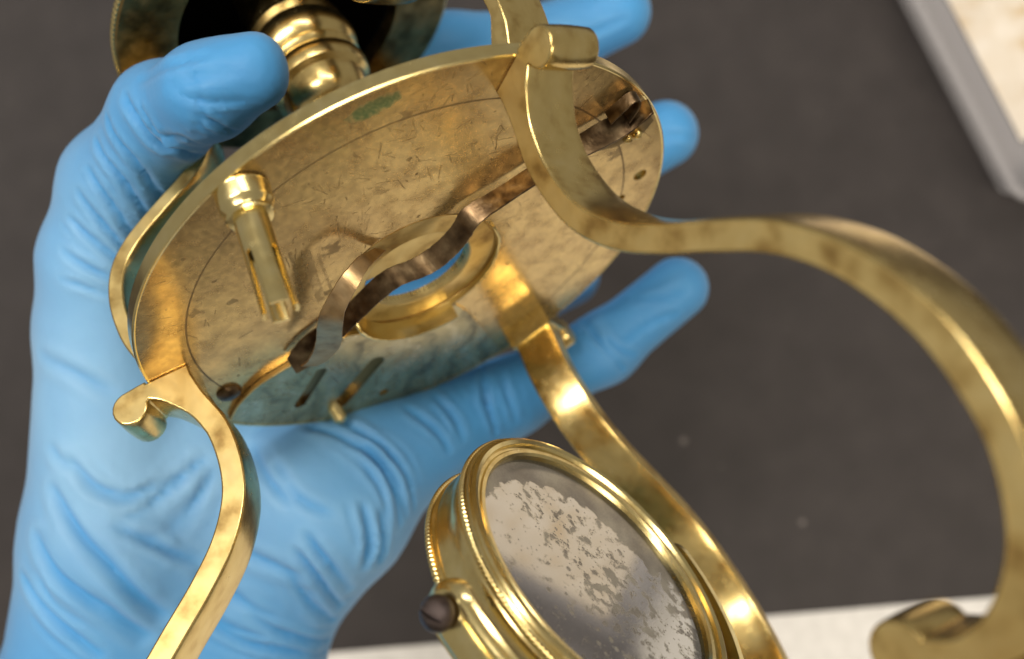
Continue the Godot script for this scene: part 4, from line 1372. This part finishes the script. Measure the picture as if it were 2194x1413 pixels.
func hand() -> void:
	var a0 := PackedVector3Array()
	var ab := PackedVector3Array()
	var r0 := PackedFloat32Array()
	var dr := PackedFloat32Array()
	var il := PackedFloat32Array()
	for b in BONES:
		a0.append(b[0])
		ab.append(b[1] - b[0])
		r0.append(b[2])
		dr.append(b[3] - b[2])
		il.append(1.0 / (b[1] - b[0]).length_squared())
	var nb := a0.size()
	var lo := Vector3(-140, -96, 170)
	var blk := 4
	var bs := CELL * blk
	var nbx := ceili(210.0 / bs)
	var nby := ceili(270.0 / bs)
	var nbz := ceili(135.0 / bs)
	var nx := nbx * blk + 1
	var ny := nby * blk + 1
	var nz := nbz * blk + 1
	var val := PackedFloat32Array()
	val.resize(nx * ny * nz)
	val.fill(1e3)
	var blocks := []
	var half := bs * 0.8661
	for bz in nbz:
		for by in nby:
			for bx in nbx:
				var c := lo + Vector3(bx + 0.5, by + 0.5, bz + 0.5) * bs
				var best := 1e3
				var e := PackedFloat32Array()
				e.resize(nb)
				for i in nb:
					var pa := c - a0[i]
					var t := clampf(pa.dot(ab[i]) * il[i], 0.0, 1.0)
					var d := (pa - ab[i] * t).length() - r0[i] - dr[i] * t
					e[i] = d
					if d < best:
						best = d
				if best > half + 2.0 or best < -half - 2.5:
					continue
				var near := PackedInt32Array()
				for i in nb:
					if e[i] < best + 2.0 * half + BLEND:
						near.append(i)
				blocks.append(Vector3i(bx, by, bz))
				for k in blk + 1:
					for j in blk + 1:
						var row := ((bz * blk + k) * ny + by * blk + j) * nx + bx * blk
						for i in blk + 1:
							if val[row + i] < 999.0:
								continue
							var p := lo + Vector3(bx * blk + i, by * blk + j, bz * blk + k) * CELL
							var d := 1e3
							for q in near:
								var pa := p - a0[q]
								var t := clampf(pa.dot(ab[q]) * il[q], 0.0, 1.0)
								var f := (pa - ab[q] * t).length() - r0[q] - dr[q] * t
								var h := maxf(BLEND - absf(d - f), 0.0)
								d = minf(d, f) - h * h * 0.25 / BLEND
							val[row + i] = d
	# one vertex in each cell that the surface crosses
	var at := {}
	var V := PackedVector3Array()
	var cells := PackedInt32Array()
	var ex := [[0, 1], [2, 3], [4, 5], [6, 7], [0, 2], [1, 3], [4, 6], [5, 7], [0, 4], [1, 5], [2, 6], [3, 7]]
	var off := PackedInt32Array([0, 1, nx, nx + 1, nx * ny, nx * ny + 1, nx * ny + nx, nx * ny + nx + 1])
	var cor := [Vector3(0, 0, 0), Vector3(1, 0, 0), Vector3(0, 1, 0), Vector3(1, 1, 0), Vector3(0, 0, 1), Vector3(1, 0, 1), Vector3(0, 1, 1), Vector3(1, 1, 1)]
	var v8 := PackedFloat32Array()
	v8.resize(8)
	for b in blocks:
		for k in blk:
			for j in blk:
				for i in blk:
					var id: int = ((b.z * blk + k) * ny + b.y * blk + j) * nx + b.x * blk + i
					var neg := 0
					for q in 8:
						v8[q] = val[id + off[q]]
						if v8[q] < 0.0:
							neg += 1
					if neg == 0 or neg == 8:
						continue
					var s := Vector3.ZERO
					var n := 0
					for e in ex:
						var f0 := v8[e[0]]
						var f1 := v8[e[1]]
						if (f0 < 0.0) != (f1 < 0.0):
							var t := f0 / (f0 - f1)
							s += cor[e[0]] + (cor[e[1]] - cor[e[0]]) * t
							n += 1
					at[id] = V.size()
					cells.append(id)
					V.append(lo + (Vector3(b.x * blk + i, b.y * blk + j, b.z * blk + k) + s / n) * CELL)
	var I := PackedInt32Array()
	var step := [1, nx, nx * ny]
	for c in cells:
		for ax in 3:
			var f0 := val[c]
			var f1 := val[c + step[ax]]
			if (f0 < 0.0) == (f1 < 0.0):
				continue
			var s1: int = step[(ax + 1) % 3]
			var s2: int = step[(ax + 2) % 3]
			if not (at.has(c - s1) and at.has(c - s2) and at.has(c - s1 - s2)):
				continue
			var q0: int = at[c]
			var q1: int = at[c - s1]
			var q2: int = at[c - s1 - s2]
			var q3: int = at[c - s2]
			if f0 < 0.0:
				I.append_array(PackedInt32Array([q0, q2, q1, q0, q3, q2]))
			else:
				I.append_array(PackedInt32Array([q0, q1, q2, q0, q2, q3]))
	var nor := normals(V, I)
	# creases: a valley along each line, with the spare skin thrown up on both sides
	var move := PackedFloat32Array()
	move.resize(V.size())
	var grid := {}
	for i in V.size():
		var key := Vector3i((V[i] / 6.0).floor())
		if not grid.has(key):
			grid[key] = PackedInt32Array()
		grid[key].append(i)
	for cr in CREASES:
		var deep: float = cr[0]
		var wide: float = cr[1]
		var pts := PackedVector3Array()
		var L: Array = cr[2]
		for i in L.size() - 1:
			for k in 5:
				pts.append(L[i].cubic_interpolate(L[i + 1], L[maxi(i - 1, 0)], L[mini(i + 2, L.size() - 1)], k / 5.0))
		pts.append(L[-1])
		var best := {}
		for i in pts.size() - 1:
			var a := pts[i]
			var d := pts[i + 1] - a
			var reach := wide * 3.6
			var k0 := Vector3i(((a.min(pts[i + 1]) - Vector3.ONE * reach) / 6.0).floor())
			var k1 := Vector3i(((a.max(pts[i + 1]) + Vector3.ONE * reach) / 6.0).floor())
			for kz in range(k0.z, k1.z + 1):
				for ky in range(k0.y, k1.y + 1):
					for kx in range(k0.x, k1.x + 1):
						var key := Vector3i(kx, ky, kz)
						if not grid.has(key):
							continue
						for v in grid[key]:
							var t := clampf((V[v] - a).dot(d) / d.length_squared(), 0.0, 1.0)
							var e := V[v] - a - d * t
							var dist := e.length()
							if dist < reach and (not best.has(v) or best[v].x > dist):
								best[v] = Vector2(dist, (i + t) / (pts.size() - 1))
		for v in best:
			var e: float = best[v].x / wide
			var fade := sin(PI * clampf(0.06 + best[v].y * 0.88, 0.0, 1.0))
			fade = pow(fade, 0.7)
			move[v] += deep * fade * (-exp(-pow(e, 1.25) * 1.6) + 0.42 * exp(-(e - 1.7) * (e - 1.7) * 1.3))
	var f := FastNoiseLite.new()
	f.seed = 77
	f.frequency = 0.035
	f.fractal_octaves = 3
	for i in V.size():
		V[i] += nor[i] * (move[i] + 0.17 * f.get_noise_3d(V[i].x, V[i].y * 0.7, V[i].z))
	nor = normals(V, I)
	var base := Vector3(-60, 110, 255)
	var P := PackedVector3Array()
	var Q := PackedVector3Array()
	P.resize(V.size())
	Q.resize(V.size())
	var K := PackedColorArray()
	K.resize(V.size())
	for i in V.size():
		var q := V[i] - base
		P[i] = Vector3(q.x, -q.z, q.y) * 0.001
		Q[i] = Vector3(nor[i].x, -nor[i].z, nor[i].y)
		# film paler where stretched over the thumb; lit side and fold shade painted in
		var tight_and_lit := exp(-pow((V[i] - Vector3(-93, 18, 216)).length() / 46.0, 2.0))
		tight_and_lit += 0.35 * exp(-pow((V[i] - Vector3(-48, 48, 228)).length() / 30.0, 2.0))
		tight_and_lit += 0.22 * f.get_noise_3d(V[i].x * 0.6, V[i].y * 0.6, V[i].z * 0.6)
		tight_and_lit = clampf(tight_and_lit + 0.5 * minf(move[i], 0.25), 0.0, 1.0)
		K[i] = Color(0.056, 0.255, 0.52).lerp(Color(0.205, 0.39, 0.585), tight_and_lit)
	var arr := []
	arr.resize(Mesh.ARRAY_MAX)
	arr[Mesh.ARRAY_VERTEX] = P
	arr[Mesh.ARRAY_NORMAL] = Q
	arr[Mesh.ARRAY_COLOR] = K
	arr[Mesh.ARRAY_INDEX] = I
	var mesh := ArrayMesh.new()
	mesh.add_surface_from_arrays(Mesh.PRIMITIVE_TRIANGLES, arr)
	var o := MeshInstance3D.new()
	o.name = "gloved_hand"
	o.mesh = mesh
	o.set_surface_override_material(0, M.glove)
	o.position = bench_to_world(base)
	add_child(o)
	tag(o, "left hand in a wrinkled blue nitrile glove gripping the brass microscope stand", "gloved hand")


func normals(V: PackedVector3Array, I: PackedInt32Array) -> PackedVector3Array:
	var n := PackedVector3Array()
	n.resize(V.size())
	for i in range(0, I.size(), 3):
		var a := V[I[i]]
		var c := (V[I[i + 2]] - a).cross(V[I[i + 1]] - a)
		n[I[i]] += c
		n[I[i + 1]] += c
		n[I[i + 2]] += c
	for i in n.size():
		n[i] = n[i].normalized()
	return n
